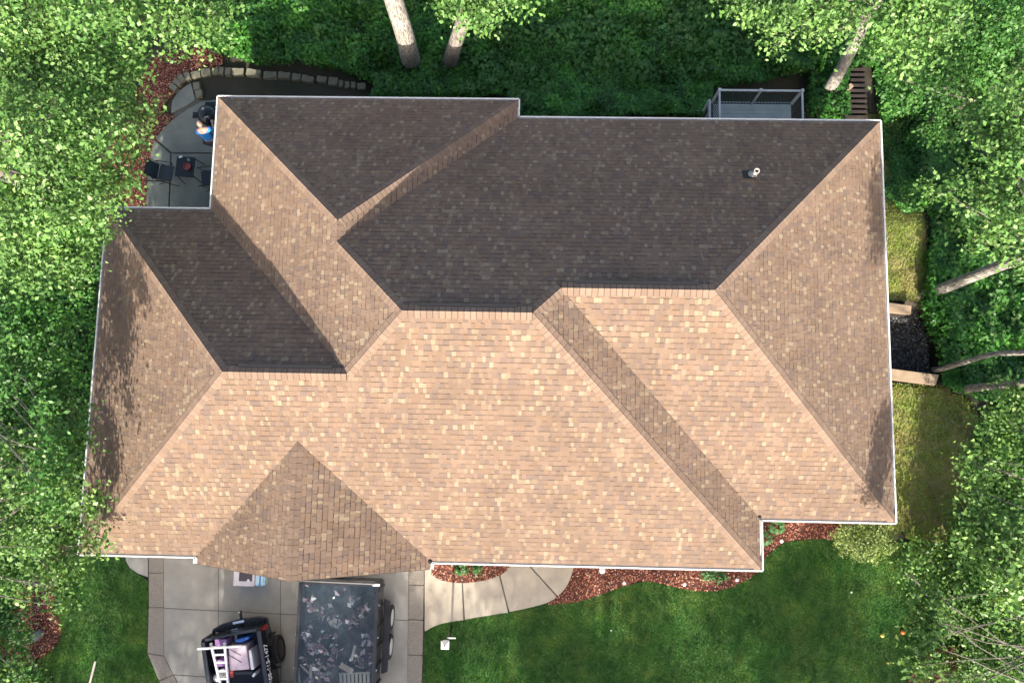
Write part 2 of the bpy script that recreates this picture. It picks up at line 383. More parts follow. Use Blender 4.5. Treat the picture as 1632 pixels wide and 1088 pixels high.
# mulch beds and lawns
bed1 = [(688, 880)]+spline([(688, 914), (705, 924), (740, 928), (775, 923), (800, 914), (812, 903)], 4)+[(812, 880)]
bed2 = [(914, 880)]+spline([(914, 905), (905, 930), (890, 948), (872, 962), (930, 956), (985, 936), (1030, 925), (1090, 938), (1140, 941), (1180, 928), (1206, 912), (1222, 885), (1250, 864), (1290, 859), (1330, 858), (1352, 850)], 4)+[(1352, 800), (1200, 800), (1190, 880)]
bed3 = spline([(60, 915), (95, 925), (85, 965), (98, 1000), (88, 1030), (60, 1050), (30, 1060), (5, 1040), (10, 980), (30, 940), (60, 915)], 3)
bed4 = spline([(150, 345), (150, 300), (175, 240), (205, 190), (225, 130), (250, 90), (300, 78), (350, 85), (352, 110), (330, 118), (300, 128), (262, 168), (262, 180), (280, 190), (245, 240), (236, 290), (234, 345)], 3)
bed5 = spline([(1440, 1110), (1452, 1070), (1475, 1040), (1520, 1028), (1580, 1040), (1640, 1060), (1660, 1120)], 3)
bed6 = [(64, 835), (96, 832), (110, 875), (92, 895), (70, 880)]
def chips(name, poly_px, dens, mt, z=.03, size=.055):
    poly = gpoly(poly_px); P = scatter(poly, dens)
    Z = hgt(P[:, 0], P[:, 1])+z+rng.uniform(0, .03, len(P)); P3 = np.column_stack([P, Z])
    V = leaves(P3, size, None, up=1.4, aspect=.5)
    me = quads_mesh(name, V, rng.random(len(P)) ** 1.2)
    return me
def mulch(name, poly, dens=420, z=.022):
    base = sheet(name, poly, z, M['mulch_base'])
    o = link(name+'_chips', chips(name+'_chips', poly, dens, None, z+.008), M['mulch']); tag(o, kind='stuff')
    o.parent = base
    base['kind'] = 'stuff'
for nm, b in (('mulch', bed1), ('mulch', bed2), ('mulch', bed3), ('mulch', bed4), ('mulch', bed5), ('mulch', bed6)): mulch(nm, b, z=.055 if b is bed1 else .022)
lawnR = [(677, 1012)]+low[1:-4]+[(872, 962), (930, 956), (985, 936), (1030, 925), (1090, 938), (1140, 941), (1180, 928), (1206, 912), (1222, 885), (1250, 864), (1290, 859), (1330, 858), (1390, 870), (1470, 860), (1560, 880), (1660, 900), (1660, 1130), (1440, 1200), (671, 1200), (675, 1030)]
lawnL = [(236, 925), (222, 916), (206, 905), (199, 880), (175, 870), (120, 860), (60, 870), (0, 860), (-60, 900), (-60, 1180), (300, 1190), (254, 1086), (235, 1042)]
def lawn(name, poly, dens, avoid=()):
    base = sheet(name, poly, .006, M['lawn_soil'])
    P = scatter(gpoly(poly), dens)
    for a in avoid: P = P[~in_poly(P, gpoly(a))]
    n = len(P); hh = rng.uniform(.025, .06, n); an = rng.uniform(0, 2*math.pi, n); le = rng.uniform(.01, .065, n); wd = rng.uniform(.006, .014, n)
    la = rng.uniform(0, 2*math.pi, n); z0 = hgt(P[:, 0], P[:, 1])+.004
    a = np.column_stack([P[:, 0]-np.cos(an)*wd, P[:, 1]-np.sin(an)*wd, z0]); b = np.column_stack([P[:, 0]+np.cos(an)*wd, P[:, 1]+np.sin(an)*wd, z0])
    c = np.column_stack([P[:, 0]+np.cos(la)*le, P[:, 1]+np.sin(la)*le, z0+hh])
    patch = vnoise(P[:, 0], P[:, 1], 1.1, 1)*.55+vnoise(P[:, 0], P[:, 1], 3.7, 2)*.45
    dark = vnoise(P[:, 0], P[:, 1], 9.0, 4)
    r = np.clip(.85*patch+.30*dark+.5*rng.random(n)-.33, 0, 1)
    g = link(name+'_blades', quads_mesh(name+'_blades', np.stack([a, b, c], 1), r, 3), M['grass']); tag(g, kind='stuff'); g.parent = base
    base['kind'] = 'stuff'
lawn('lawn', lawnR, 2600); lawn('lawn', lawnL, 2200, (bed3, bed6))
# rough mossy grass east of the house
M['moss'] = mat('mossy_ground', (.22, .28, .06), (.30, .25, .11), 1.8, .95, bump=.6, bscale=40, fine=.3)
def draped(name, poly, mt, dz=.012, st=.2):
    pg = gpoly(poly); a = np.array([p[:2] for p in pg]); lo, hi = a.min(0), a.max(0); xs = np.arange(lo[0], hi[0]+st, st); ys = np.arange(lo[1], hi[1]+st, st)
    mb = MB(); ids = {}
    for i in range(len(xs)-1):
        for j in range(len(ys)-1):
            if in_poly(np.array([[xs[i]+st/2, ys[j]+st/2]]), pg)[0]:
                f = []
                for u, v in ((i, j), (i+1, j), (i+1, j+1), (i, j+1)):
                    if (u, v) not in ids: ids[(u, v)] = len(mb.v); mb.v.append((xs[u], ys[v], H(xs[u], ys[v])+dz-.012))
                    f.append(ids[(u, v)])
                mb.f.append(tuple(f))
    return tag(mb.build(name, mt, None, ang=180), kind='structure')
draped('mossy_ground', [(1395, 612), (1500, 614), (1550, 640), (1570, 760), (1560, 880), (1470, 880), (1440, 850), (1400, 850)], M['moss'])
draped('mossy_ground', [(1380, 180), (1440, 190), (1470, 330), (1480, 478), (1380, 476)], M['moss'])
def tufts(name, poly, dens, mt, hmin, hmax, wide=.012):
    P = scatter(gpoly(poly), dens); n = len(P); an = rng.uniform(0, 6.3, n); la = rng.uniform(0, 6.3, n)
    hh = rng.uniform(hmin, hmax, n); le = hh*rng.uniform(.2, 1.1, n); wd = rng.uniform(.5, 1.2, n)*wide; z0 = hgt(P[:, 0], P[:, 1])
    a = np.column_stack([P[:, 0]-np.cos(an)*wd, P[:, 1]-np.sin(an)*wd, z0]); b = np.column_stack([P[:, 0]+np.cos(an)*wd, P[:, 1]+np.sin(an)*wd, z0])
    c = np.column_stack([P[:, 0]+np.cos(la)*le, P[:, 1]+np.sin(la)*le, z0+hh])
    r = np.clip(vnoise(P[:, 0], P[:, 1], 1.6, 5)*.7+.4*rng.random(n)-.05, 0, 1)
    return tag(link(name, quads_mesh(name, np.stack([a, b, c], 1), r, 3), mt), kind='stuff')
tufts('rough_grass', [(1395, 610), (1500, 612), (1550, 640), (1570, 760), (1560, 880), (1470, 880), (1440, 850), (1400, 850)], 700, M['rough_grass'], .03, .09, .018)
tufts('rough_grass', [(1380, 180), (1440, 190), (1470, 330), (1480, 480), (1380, 480)], 600, M['rough_grass'], .03, .10, .018)
# ------------------------------------------------------------------ the house
house = empty('house', (0, 0, 0), 'large single-storey house with brown hipped shingle roof and white gutters', 'house')
EX = .143
def roof_slope(pieces, eave_o, along, upd, mt, lift=0.0):
    "pieces: convex plan polygons; real overlapping shingle tabs clipped to them"
    along = Vector((*along, 0)); upd = Vector((*upd, 0)); o = Vector((*eave_o, EAVE+lift))
    cosp = 1/math.sqrt(1+SL*SL); us = (upd+Vector((0, 0, SL)))*cosp; nn = along.cross(us)
    if nn.z < 0: nn = -nn
    allp = [Vector((*p, 0)) for pc in pieces for p in pc]
    o2 = Vector((*eave_o, 0))
    amin = min((p-o2).dot(along) for p in allp)-.3; amax = max((p-o2).dot(along) for p in allp)+.3
    vmax = max((p-o2).dot(upd) for p in allp)/cosp+.1
    full = bmesh.new(); lay = full.faces.layers.float.new('rnd')
    nrow = int(vmax/EX)+1
    base = MB()
    for i in range(nrow):
        v0, v1 = i*EX, (i+1)*EX; u = amin-random.random()*.3
        raised = False
        while u < amax:
            wdt = random.uniform(.075, .15) if not raised else random.uniform(.075, .14)
            if random.random() < .15: wdt += .08
            h = .0125 if raised else .0055
            raised = not raised
            rr = .06+.94*random.random()
            if rr > .84: wdt = random.uniform(.07, .12)
            j = random.uniform(-.0015, .0015)
            P = lambda a, v, z: full.verts.new(o+along*a+us*v+nn*z)
            g = .0012
            a_, b_, c_, d_ = P(u+g, v0+j, h), P(u+wdt-g, v0+j, h), P(u+wdt-g, v1+.002, .0008), P(u+g, v1+.002, .0008)
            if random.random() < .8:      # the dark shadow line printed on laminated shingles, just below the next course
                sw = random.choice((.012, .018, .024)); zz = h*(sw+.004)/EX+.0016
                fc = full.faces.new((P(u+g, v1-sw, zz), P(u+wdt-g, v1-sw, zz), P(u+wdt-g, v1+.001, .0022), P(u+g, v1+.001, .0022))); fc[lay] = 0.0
            e_, f_ = P(u+g, v0+j, -.002), P(u+wdt-g, v0+j, -.002)
            for fs in ((a_, b_, c_, d_), (e_, f_, b_, a_), (e_, a_, d_), (f_, c_, b_)):
                fc = full.faces.new(fs); fc[lay] = rr
            u += wdt
    objs = []
    for k, pc in enumerate(pieces):
        bm = full.copy()
        n = len(pc); A = sum(pc[i][0]*pc[(i+1) % n][1]-pc[(i+1) % n][0]*pc[i][1] for i in range(n)); pp = pc if A > 0 else pc[::-1]
        for i in range(n):
            a, b = Vector((*pp[i], 0)), Vector((*pp[(i+1) % n], 0)); d = (b-a); no = Vector((d.y, -d.x, 0)).normalized()
            bmesh.ops.bisect_plane(bm, geom=bm.verts[:]+bm.edges[:]+bm.faces[:], plane_co=a, plane_no=no, clear_outer=True)
        # sheathing just below
        vs = []
        for x, y in pp:
            dd = (Vector((x, y, 0))-o2).dot(upd); vs.append(bm.verts.new((x, y, EAVE+lift+dd*SL-.003)))
        lay2 = bm.faces.layers.float['rnd']; fc = bm.faces.new(vs); fc[lay2] = .6
        if k == 0: acc = bm
        else:
            tmp = bpy.data.meshes.new('t'); bm.to_mesh(tmp); acc.from_mesh(tmp); bpy.data.meshes.remove(tmp); bm.free()
    full.free()
    me = bpy.data.meshes.new('roof_slope'); acc.normal_update(); acc.to_mesh(me); acc.free()
    return link('roof_slope', me, mt, house)
hl = (yK-yS)/2; hm = (yC-yS)/2; he = (yC-yE)/2; hw = (xB-xL)/2; hg = (gx1-gx0)/2
z3 = lambda p, h: Vector((p[0], p[1], EAVE+h*SL))
P1 = (xJ+hl, yS+hl); P2_ = (xL+hl, yS+hl); T1 = (xL+hm, yS+hm); T2 = (xF-hm, yS+hm)
T3 = (xF-he, yE+he); T4 = (xE-he, yE+he); Q = (xL+hw, yA-hw); V_ = (xL+hw, yC-hw); GA = (gx0+hg, yS+hg)
A_, B_, C_, D_, E_, F_, G_, J_, K_, L_ = (xL, yA), (xB, yA), (xB, yC), (xE, yC), (xE, yE), (xF, yE), (xF, yS), (xJ, yS), (xJ, yK), (xL, yK)
S = M['shingle']
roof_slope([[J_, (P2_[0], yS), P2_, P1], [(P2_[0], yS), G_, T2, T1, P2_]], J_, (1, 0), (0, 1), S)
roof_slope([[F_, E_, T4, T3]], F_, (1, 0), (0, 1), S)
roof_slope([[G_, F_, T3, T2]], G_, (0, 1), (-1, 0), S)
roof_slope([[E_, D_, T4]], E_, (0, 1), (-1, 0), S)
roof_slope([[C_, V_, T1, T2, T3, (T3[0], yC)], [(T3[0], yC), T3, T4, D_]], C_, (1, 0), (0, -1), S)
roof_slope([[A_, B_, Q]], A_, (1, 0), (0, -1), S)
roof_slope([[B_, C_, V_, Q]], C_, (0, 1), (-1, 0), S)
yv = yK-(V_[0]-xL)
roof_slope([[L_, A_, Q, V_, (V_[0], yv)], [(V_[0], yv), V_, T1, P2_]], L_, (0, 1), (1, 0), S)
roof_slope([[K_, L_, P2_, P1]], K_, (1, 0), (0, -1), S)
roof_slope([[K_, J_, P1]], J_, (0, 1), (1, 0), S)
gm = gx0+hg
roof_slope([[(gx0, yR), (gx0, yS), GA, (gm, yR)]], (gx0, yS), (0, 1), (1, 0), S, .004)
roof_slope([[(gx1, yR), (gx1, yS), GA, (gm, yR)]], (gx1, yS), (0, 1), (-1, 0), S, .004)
nS, nN, nW, nE = (Vector(v).normalized() for v in ((0, -SL, 1), (0, SL, 1), (-SL, 0, 1), (SL, 0, 1)))
def caps(a, b, n1, n2, lift=.0, wid=.155):
    "overlapping cap shingles bent over the line from the low end a to the high end b"
    a, b = Vector(a), Vector(b); d = (b-a).normalized(); L = (b-a).length
    bm = bmesh.new(); lay = bm.faces.layers.float.new('rnd')
    nrm = (n1+n2).normalized(); sides = []
    for n in (n1, n2):
        s = n.cross(d).normalized()
        if s.z > 0 or (abs(s.z) < 1e-4 and False): s = -s
        other = n2 if n is n1 else n1
        if s.dot(n-other) < 0: s = -s
        sides.append((s, n))
    i = 0; s0 = 0
    while s0 < L-.02:
        s1 = min(s0+EX, L); r = .06+.94*random.random(); jw = random.uniform(-.006, .006)
        lo_, hi_ = .026+lift, .012+lift
        pc0 = a+d*s0+nrm*lo_; pc1 = a+d*s1+nrm*hi_
        for s, n in sides:
            q0 = a+d*s0+s*(wid+jw)+n*(.019+lift); q1 = a+d*s1+s*(wid+jw)+n*(.010+lift)
            m0 = a+d*s0+s*.03+n*.0+nrm*(lo_-.001)-nrm*.004; m1 = a+d*s1+s*.03+nrm*(hi_-.005)
            g0 = a+d*s0+s*(wid+jw)+n*(.000+lift*.6); g1 = a+d*s1+s*(wid+jw)+n*(.000+lift*.6)
            vs = [bm.verts.new(p) for p in (pc0, m0, q0, q1, m1, pc1, g0, g1)]
            sw = .016; dz = n*.0012  # dark strip painted in for the shaded lap under the next cap
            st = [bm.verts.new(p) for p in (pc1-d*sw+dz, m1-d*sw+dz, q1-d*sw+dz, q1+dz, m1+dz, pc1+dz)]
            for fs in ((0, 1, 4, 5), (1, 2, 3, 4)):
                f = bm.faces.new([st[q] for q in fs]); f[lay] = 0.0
            k0 = bm.verts.new(a+d*s0+nrm*.004)
            for fs in ((0, 1, 4, 5), (1, 2, 3, 4), (2, 6, 7, 3)):
                f = bm.faces.new([vs[q] for q in fs]); f[lay] = r
            r0 = r
            f = bm.faces.new([k0, vs[6], vs[2], vs[1], vs[0]]); f[lay] = r
        s0 = s1; i += 1
    bmesh.ops.recalc_face_normals(bm, faces=bm.faces)
    me = bpy.data.meshes.new('ridge_cap'); bm.to_mesh(me); bm.free()
    return link('ridge_cap', me, M['cap'], house)
E0 = lambda p: Vector((p[0], p[1], EAVE))
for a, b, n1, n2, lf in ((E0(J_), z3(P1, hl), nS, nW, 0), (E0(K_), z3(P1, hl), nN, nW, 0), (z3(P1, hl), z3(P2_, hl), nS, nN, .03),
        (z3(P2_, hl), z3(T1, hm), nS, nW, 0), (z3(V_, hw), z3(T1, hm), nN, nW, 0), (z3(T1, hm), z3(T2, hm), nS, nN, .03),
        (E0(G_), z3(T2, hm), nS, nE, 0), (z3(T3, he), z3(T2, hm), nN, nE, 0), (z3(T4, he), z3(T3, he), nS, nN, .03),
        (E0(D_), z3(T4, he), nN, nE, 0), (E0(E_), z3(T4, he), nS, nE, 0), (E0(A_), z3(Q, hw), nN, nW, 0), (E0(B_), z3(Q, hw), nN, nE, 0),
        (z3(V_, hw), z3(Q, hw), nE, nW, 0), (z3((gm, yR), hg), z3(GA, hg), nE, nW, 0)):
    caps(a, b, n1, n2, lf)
    if lf:
        d = (b-a).normalized(); mb = MB(); ex = .35
        mb.bar(a+d*ex+Vector((0, .160, -.060)), b-d*ex+Vector((0, .160, -.060)), .085, .08)
        mb.build('ridge_vent', M['black_vent'], house)
# gutters: open troughs with a lip
def gutter(a, b, out):
    a, b, out = Vector((*a, EAVE)), Vector((*b, EAVE)), Vector((*out, 0)); d = (b-a).normalized()
    prof = [(-.045, .0), (-.045, -.10), (.060, -.10), (.085, -.03), (.085, .006), (.045, .006), (.045, -.004), (.072, -.02), (.052, -.088), (-.037, -.088), (-.037, .0)]
    mb = MB(); n = len(prof)
    for e in (a, b):
        for o_, z in prof: mb.v.append(tuple(e+out*o_+Vector((0, 0, z))))
    for i in range(n): mb.f.append((i, (i+1) % n, n+(i+1) % n, n+i))
    mb.f += [tuple(range(n)), tuple(range(2*n-1, n-1, -1))]
    mb.build('gutter', M['white'], house, smooth=False)
o = .055
for a, b, out in (((xJ-o, yS), (gx0-.03, yS), (0, -1)), ((gx1+.03, yS), (xF+o, yS), (0, -1)), ((xF, yS-o), (xF, yE-o), (1, 0)), ((xF+o, yE), (xE+o, yE), (0, -1)),
        ((xE, yE-o), (xE, yC+o), (1, 0)), ((xE+o, yC), (xB+o, yC), (0, 1)), ((xB, yC+o), (xB, yA+o), (1, 0)), ((xB+o, yA), (xL-o, yA), (0, 1)),
        ((xL, yA+o), (xL, yK+o), (-1, 0)), ((xL-o, yK), (xJ-o, yK), (0, 1)), ((xJ, yK+o), (xJ, yS-o), (-1, 0))):
    gutter(a, b, out)
for x in (gx0, gx1):     # the short gutter returns beside the gable
    sg = -1 if x == gx0 else 1
    gutter((x+sg*.02, yS-.03), (x+sg*.02, yR), (sg, 0))
# rake boards of the gable
for sg, x in ((1, gx0), (-1, gx1)):
    a = Vector((x, yR+.015, EAVE-.085)); b = Vector((gm, yR+.015, EAVE+hg*SL-.085))
    MB().bar(a, b, .03, .15).build('rake_board', M['white'], house)
    MB().bar(a+Vector((0, -.02, .083)), b+Vector((0, -.02, .083)), .012, .012).build('drip_edge', M['timber'], house)
# walls, soffits, windows
I = .42
foot = [(xJ+I, yS+I), (gx0+.3, yS+I), (gx0+.3, yS+.1), (gx1-.3, yS+.1), (gx1-.3, yS+I), (xF-I, yS+I), (xF-I, yE+I), (xE-I, yE+I), (xE-I, yC-I), (xB-I, yC-I), (xB-I, yA-I), (xL+I, yA-I), (xL+I, yK-I), (xJ+I, yK-I)]
n = len(foot)
vs = [(x, y, -3.2) for x, y in foot]+[(x, y, .9) for x, y in foot]+[(x, y, EAVE-.1) for x, y in foot]
MB().add(vs[:2*n], [(i, (i+1) % n, n+(i+1) % n, n+i) for i in range(n)]).build('wall', M['stone_wall'], house, smooth=False)
MB().add(vs[n:], [(i, (i+1) % n, n+(i+1) % n, n+i) for i in range(n)]).build('wall', M['siding'], house, smooth=False)
def offs(s):
    return [(xJ+s, yS+s), (xF-s, yS+s), (xF-s, yE+s), (xE-s, yE+s), (xE-s, yC-s), (xB-s, yC-s), (xB-s, yA-s), (xL+s, yA-s), (xL+s, yK-s), (xJ+s, yK-s)]
o1, o2 = offs(.03), offs(I+.05); n = len(o1)
MB().add([(x, y, EAVE-.09) for x, y in o1+o2], [(i, n+i, n+(i+1) % n, (i+1) % n) for i in range(n)]).build('soffit', M['white'], house, smooth=False)
MB().add([(gx0+.3, yS+.098, EAVE-.1), (gx1-.3, yS+.098, EAVE-.1), (gm, yS+.098, EAVE+(hg-.3)*SL-.1)], [(0, 1, 2)]).build('gable_wall', M['siding'], house, smooth=False)
def window(c, wd, ht, nrm):
    nrm = Vector((*nrm, 0)); s = Vector((-nrm.y, nrm.x, 0)); rot = Matrix((s, nrm, Vector((0, 0, 1)))).transposed(); c = Vector(c)
    mb = MB()
    for q in (-1, 1): mb.box(c+s*q*(wd/2)+nrm*.03, (.08, .06, ht+.08), rot); mb.box(c+Vector((0, 0, q*ht/2))+nrm*.03, (wd-.08, .06, .08), rot)
    mb.box(c+nrm*.03, (.04, .04, ht-.08), rot)
    f = mb.build('window', M['white'], house)
    MB().box(c+nrm*.012, (wd-.06, .02, ht-.06), rot).build('pane', M['glass'], f)
for c, wd, ht, nr in (((-1.2, yS+I, 1.5), 1.6, 1.2, (0, -1)), ((3.8, yS+I, 1.5), 1.8, 1.2, (0, -1)), ((8.0, yE+I, 1.5), 1.5, 1.2, (0, -1)), ((xE-I, 1.0, 1.5), 1.2, 1.2, (1, 0)), ((xE-I, 6.0, 1.5), 1.2, 1.2, (1, 0)),
        ((-6.5, yA-I, 1.3), 1.8, 1.6, (0, 1)), ((-3, yA-I, 1.5), 1.5, 1.2, (0, 1)), ((3, yC-I, 1.5), 1.6, 1.2, (0, 1)), ((7, yC-I, 1.1), 1.8, 2.0, (0, 1)), ((xL+I, 7.4, 1.1), 1.4, 2.0, (-1, 0))):
    window(c, wd, ht, nr)
for gx, gw in ((-8.0+1.6, 2.7), (-3.2-1.0, 2.4)):
    mb = MB()
    for k in range(4): mb.box((gx, yS+.07, .3+k*.56), (gw, .05, .54))
    mb.build('garage_door', M['white'], house, bevel=.01)
for x, y in ((xJ+.3, yS+.28), (xE-.3, yE+.28), (xE-.3, yC-.28), (xJ+.3, yK-.28)):
    MB().box((x, y, 1.2), (.08, .08, 2.7)).build('downspout', M['white'], house)
# plumbing vent with its lead flashing
v = at(1200, 277, EAVE+2.2*SL); dd = yC-v.y; vz = EAVE+dd*SL; v = at(1199.5, 280, vz); vz = EAVE+(yC-v.y)*SL
vp = Vector((v.x, v.y, vz))
ax = Matrix((Vector((1, 0, 0)), nN.cross(Vector((1, 0, 0))), nN)).transposed()
MB().box(vp+Vector((-.10, .02, 0))+nN*.012, (.34, .30, .006), ax).build('flashing', M['black_vent'], house)
MB().lathe(vp-Vector((0, 0, .05)), [(.15, .0), (.13, .06), (.085, .13), (.08, .17)]).build('pipe_boot', M['pvc'], house)
MB().lathe(vp, [(.06, .0), (.06, .34), (.075, .34), (.075, .37), (.05, .37), (.047, .20)]).build('vent_pipe', M['pvc'], house)
for px, py in ((685, 895), (1211, 823)):
    p = at(px, py, EAVE+.06); MB().lathe((p.x, p.y, EAVE-.02), [(.05, 0), (.06, .05), (.03, .09)], 12).build('diverter', M['black_vent'], house)
p = at(150, 463, 2.2)
MB().tube([(xJ+.45, p.y, 1.9), (xJ-.10, p.y, 1.9), (xJ-.18, p.y, 1.92), (xJ-.22, p.y, 2.0)], .04).build('exhaust_pipe', M['pvc'], house)
MB().lathe((xJ-.22, p.y, 1.98), [(.06, 0), (.06, .06), (.03, .08)], 12).build('exhaust_pipe', M['pvc'], house)
# ------------------------------------------------------------------ patio, stones, deck, steps, retaining walls
slabs('patio', [P2(q) for q in (
    [(249, 222), (262, 206), (280, 189), (300, 175), (322, 163), (372, 156), (372, 244), (275, 244)],
    [(247, 224), (273, 246), (271, 288), (236, 288), (240, 255)], [(236, 290), (271, 290), (269, 350), (234, 350)],
    [(275, 246), (372, 246), (372, 350), (271, 350)], [(274, 182), (275, 163), (286, 146), (305, 133), (312, 160), (300, 168)])], M['concrete_old'], z=.05, gap=.0035)
sheet('patio_bed', [(236, 350), (238, 290), (243, 248), (253, 222), (276, 195), (276, 165), (290, 146), (306, 135), (318, 160), (372, 160), (372, 350)], .016, M['joint'])
names = ['first', 'second', 'third', 'fourth', 'fifth', 'sixth', 'seventh', 'eighth', 'ninth', 'tenth', 'eleventh', 'twelfth', 'thirteenth', 'fourteenth', 'fifteenth', 'sixteenth', 'seventeenth', 'eighteenth', 'nineteenth', 'twentieth', 'twenty-first']
stones = [(279, 142, 9), (285, 134, 9), (291, 127, 9), (301, 124, 10), (314, 121, 16), (330, 117, 17), (345, 115, 12), (355, 115, 8), (365, 116, 10), (381, 117, 22), (406, 119, 27), (432, 122, 24), (455, 123, 22), (474, 125, 16), (492, 128, 22), (514, 129, 18), (532, 132, 17), (544, 135, 8), (554, 137, 9), (564, 138, 8), (577, 140, 15)]
for i, (px, py, wpx) in enumerate(stones):
    q0 = stones[max(0, i-1)]; q1 = stones[min(len(stones)-1, i+1)]
    a, b = gat(q0[0], q0[1]), gat(q1[0], q1[1]); an = math.atan2(b.y-a.y, b.x-a.x)+random.uniform(-.1, .1)
    p = gat(px, py); w_ = wpx/51*.92; d_ = random.uniform(.19, .27)
    if i < 4: w_, d_ = .19, .27
    mb = MB(); poly = []
    for sx, sy in ((-1, -1), (-.3, -1.05), (.4, -.96), (1, -1), (1.02, .1), (1, 1), (.3, .95), (-.4, 1.04), (-1, 1), (-.97, 0)):
        poly.append((sx*w_/2+random.uniform(-.008, .008), sy*d_/2+random.uniform(-.01, .01)))
    mb.prism(poly, -.1, random.uniform(.10, .17))
    o = mb.build('edging_stone', M['stone'], None, bevel=.012); o.location = p; o.rotation_euler.z = an
    tag(o, ('flat garden wall stone, '+names[i]+' along the curved border counted from the mulch'), 'stone', 'stones bordering the bed behind the house')
for px, py, lb in ((315, 139, 'upper'), (319, 151, 'lower')):
    o = MB().box((0, 0, .02), (.22, .26, .18)).build('edging_stone', M['stone'], None, bevel=.012); o.location = gat(px, py); o.rotation_euler.z = .15
    tag(o, lb+' of the two paving blocks between curved patio pad and bare bed', 'stone', 'paving blocks beside the patio')

dz0, dz1 = .10, 1.12
c0, c1 = at(1144, 141, dz1), at(1281, 143, dz1); yo = (c0.y+c1.y)/2; yi = yC-I; x0, x1 = c0.x, c1.x; xm = (x0+x1)/2
dk = empty('deck', (xm, yi, dz0), 'raised grey deck with white railing behind the dark roof slope', 'deck')
mb = MB(); yb = yi
while yb < yo-.05: mb.box(((x0+x1)/2, yb+.068, dz0-.015), (x1-x0-.1, .132, .03)); yb += .138
mb.build('floor', M['deck'], dk)
MB().box((xm, yo-.02, dz0-.15), (x1-x0, .04, .24)).box((x0+.02, (yo+yi)/2, dz0-.15), (.04, yo-yi-.04, .24)).box((x1-.02, (yo+yi)/2, dz0-.15), (.04, yo-yi-.04, .24)).build('rim_joist', M['rail_metal'], dk)
for x, y in ((x0+.05, yo-.05), (xm, yo-.05), (x1-.05, yo-.05), (x0+.05, yi+.08), (x1-.05, yi+.08)):
    pz = MB().box((x, y, (dz1+dz0)/2+.02), (.07, .07, dz1-dz0)).build('post', M['rail_metal'], dk)
    MB().box((x, y, dz1+.045), (.095, .095, .03)).build('post_cap', M['rail_metal'], pz, bevel=.008)
for x in (x0+.1, xm, x1-.1): MB().box((x, yo-.2, -1.15), (.13, .13, 2.4)).build('support', M['rail_metal'], dk)
for a, b in (((x0+.05, yo-.05), (x1-.05, yo-.05)), ((x0+.05, yo-.05), (x0+.05, yi+.08)), ((x1-.05, yo-.05), (x1-.05, yi+.08))):
    a3, b3 = Vector((*a, dz1)), Vector((*b, dz1)); up = Vector((0, 0, .0))
    MB().bar(a3, b3, .06, .04).build('top_rail', M['rail_metal'], dk, bevel=.006)
    lowr = Vector((0, 0, -(dz1-dz0)+.09)); MB().bar(a3+lowr, b3+lowr, .035, .035).build('bottom_rail', M['rail_dark'], dk)
    mb = MB(); L = (b3-a3).length; k = int(L/.10)
    for i in range(1, k):
        q = a3.lerp(b3, i/k); mb.box(q+lowr*.5, (.018, .018, dz1-dz0-.12))
    mb.build('railing', M['rail_dark'], dk, smooth=False)
sa, sb = at(1131, 160, .55), at(1131, 196, .55); sb = Vector((sa.x, yi+.1, .55))
stp = empty('deck_stair', (sa.x, sa.y, -2.2), 'narrow stair with pale handrail going down beside the grey deck', 'stair')
MB().bar(sa, sb, .05, .05).build('handrail', M['rail_metal'], stp); MB().box((sa.x, sa.y, -.6), (.07, .07, 2.3)).build('post', M['rail_metal'], stp)
for k in range(4): MB().box(((sa.x+x0)/2, sa.y-.15-k*.27, -.9+k*.24), (x0-sa.x-.08, .26, .04)).build('tread', M['deck'], stp)

st = empty('timber_steps', gat(1362, 160), 'dark landscape timber steps climbing through undergrowth behind the house corner', 'steps')
for k in range(10):
    p = gat(1363+k*.2, 112+k*8.4, .25+.05*k); MB().box((p.x, p.y, p.z), (.72, .115, .14)).box((p.x, p.y-.06, p.z-.12), (.70, .12, .12)).build('step', M['timber'], st, bevel=.01)
a, b = gat(1345, 105, .35), gat(1347, 192, .85); MB().bar(a, b, .07, .10).build('stringer', M['timber'], st)
for px, py, lb in ((1343, 150, 'far'), (1344, 182, 'near')):
    o = MB().box((0, 0, .1), (.30, .16, .5)).build('edging_timber', M['ret_timber'], None, bevel=.01); p = gat(px, py, 0); o.location = p+Vector((0, 0, .2)); o.rotation_euler.z = .7
    tag(o, 'short reddish timber end beside the dark steps, the '+('one farther from' if lb == 'far' else 'one closer to')+' the house', 'timber', 'timber ends beside the steps')
def rwall(pts, label):
    ps = [at(px, py, .08) for px, py in pts]; e = empty('retaining_wall', (ps[0].x, ps[0].y, -1.9), label, 'wall')
    MB().prism([(p.x, p.y) for p in ps], .0, .08).build('cap', M['ret_timber'], e, bevel=.01)
    c = sum((p for p in ps), Vector())/len(ps)
    MB().prism([tuple((c+(p-c)*.95)[:2]) for p in ps], -2.0, -.002).build('wall', M['timber'], e)
rwall([(1385, 478), (1418, 482), (1453, 487), (1452, 501), (1418, 498), (1385, 494)], 'short timber retaining wall near the thick leaning trunk, east of the roof')
rwall([(1385, 583), (1420, 587), (1497, 597), (1491, 614), (1420, 605), (1385, 600)], 'longer tan timber retaining wall south of the gravel well, east of the roof')
pz = -.82
gp = [at(px, py, pz) for px, py in ((1395, 490), (1460, 495), (1478, 540), (1482, 598), (1395, 598))]
tag(MB().prism([(p.x, p.y) for p in gp], pz-.4, pz).build('gravel_bed', M['soil'], None, smooth=False), kind='structure')
P = scatter(gp, 900); V = leaves(np.column_stack([P, pz+rng.uniform(.005, .04, len(P))]), .05, None, up=1.0, aspect=.9)
tag(link('gravel', quads_mesh('gravel', V, rng.random(len(V))), M['gravel']), kind='stuff')

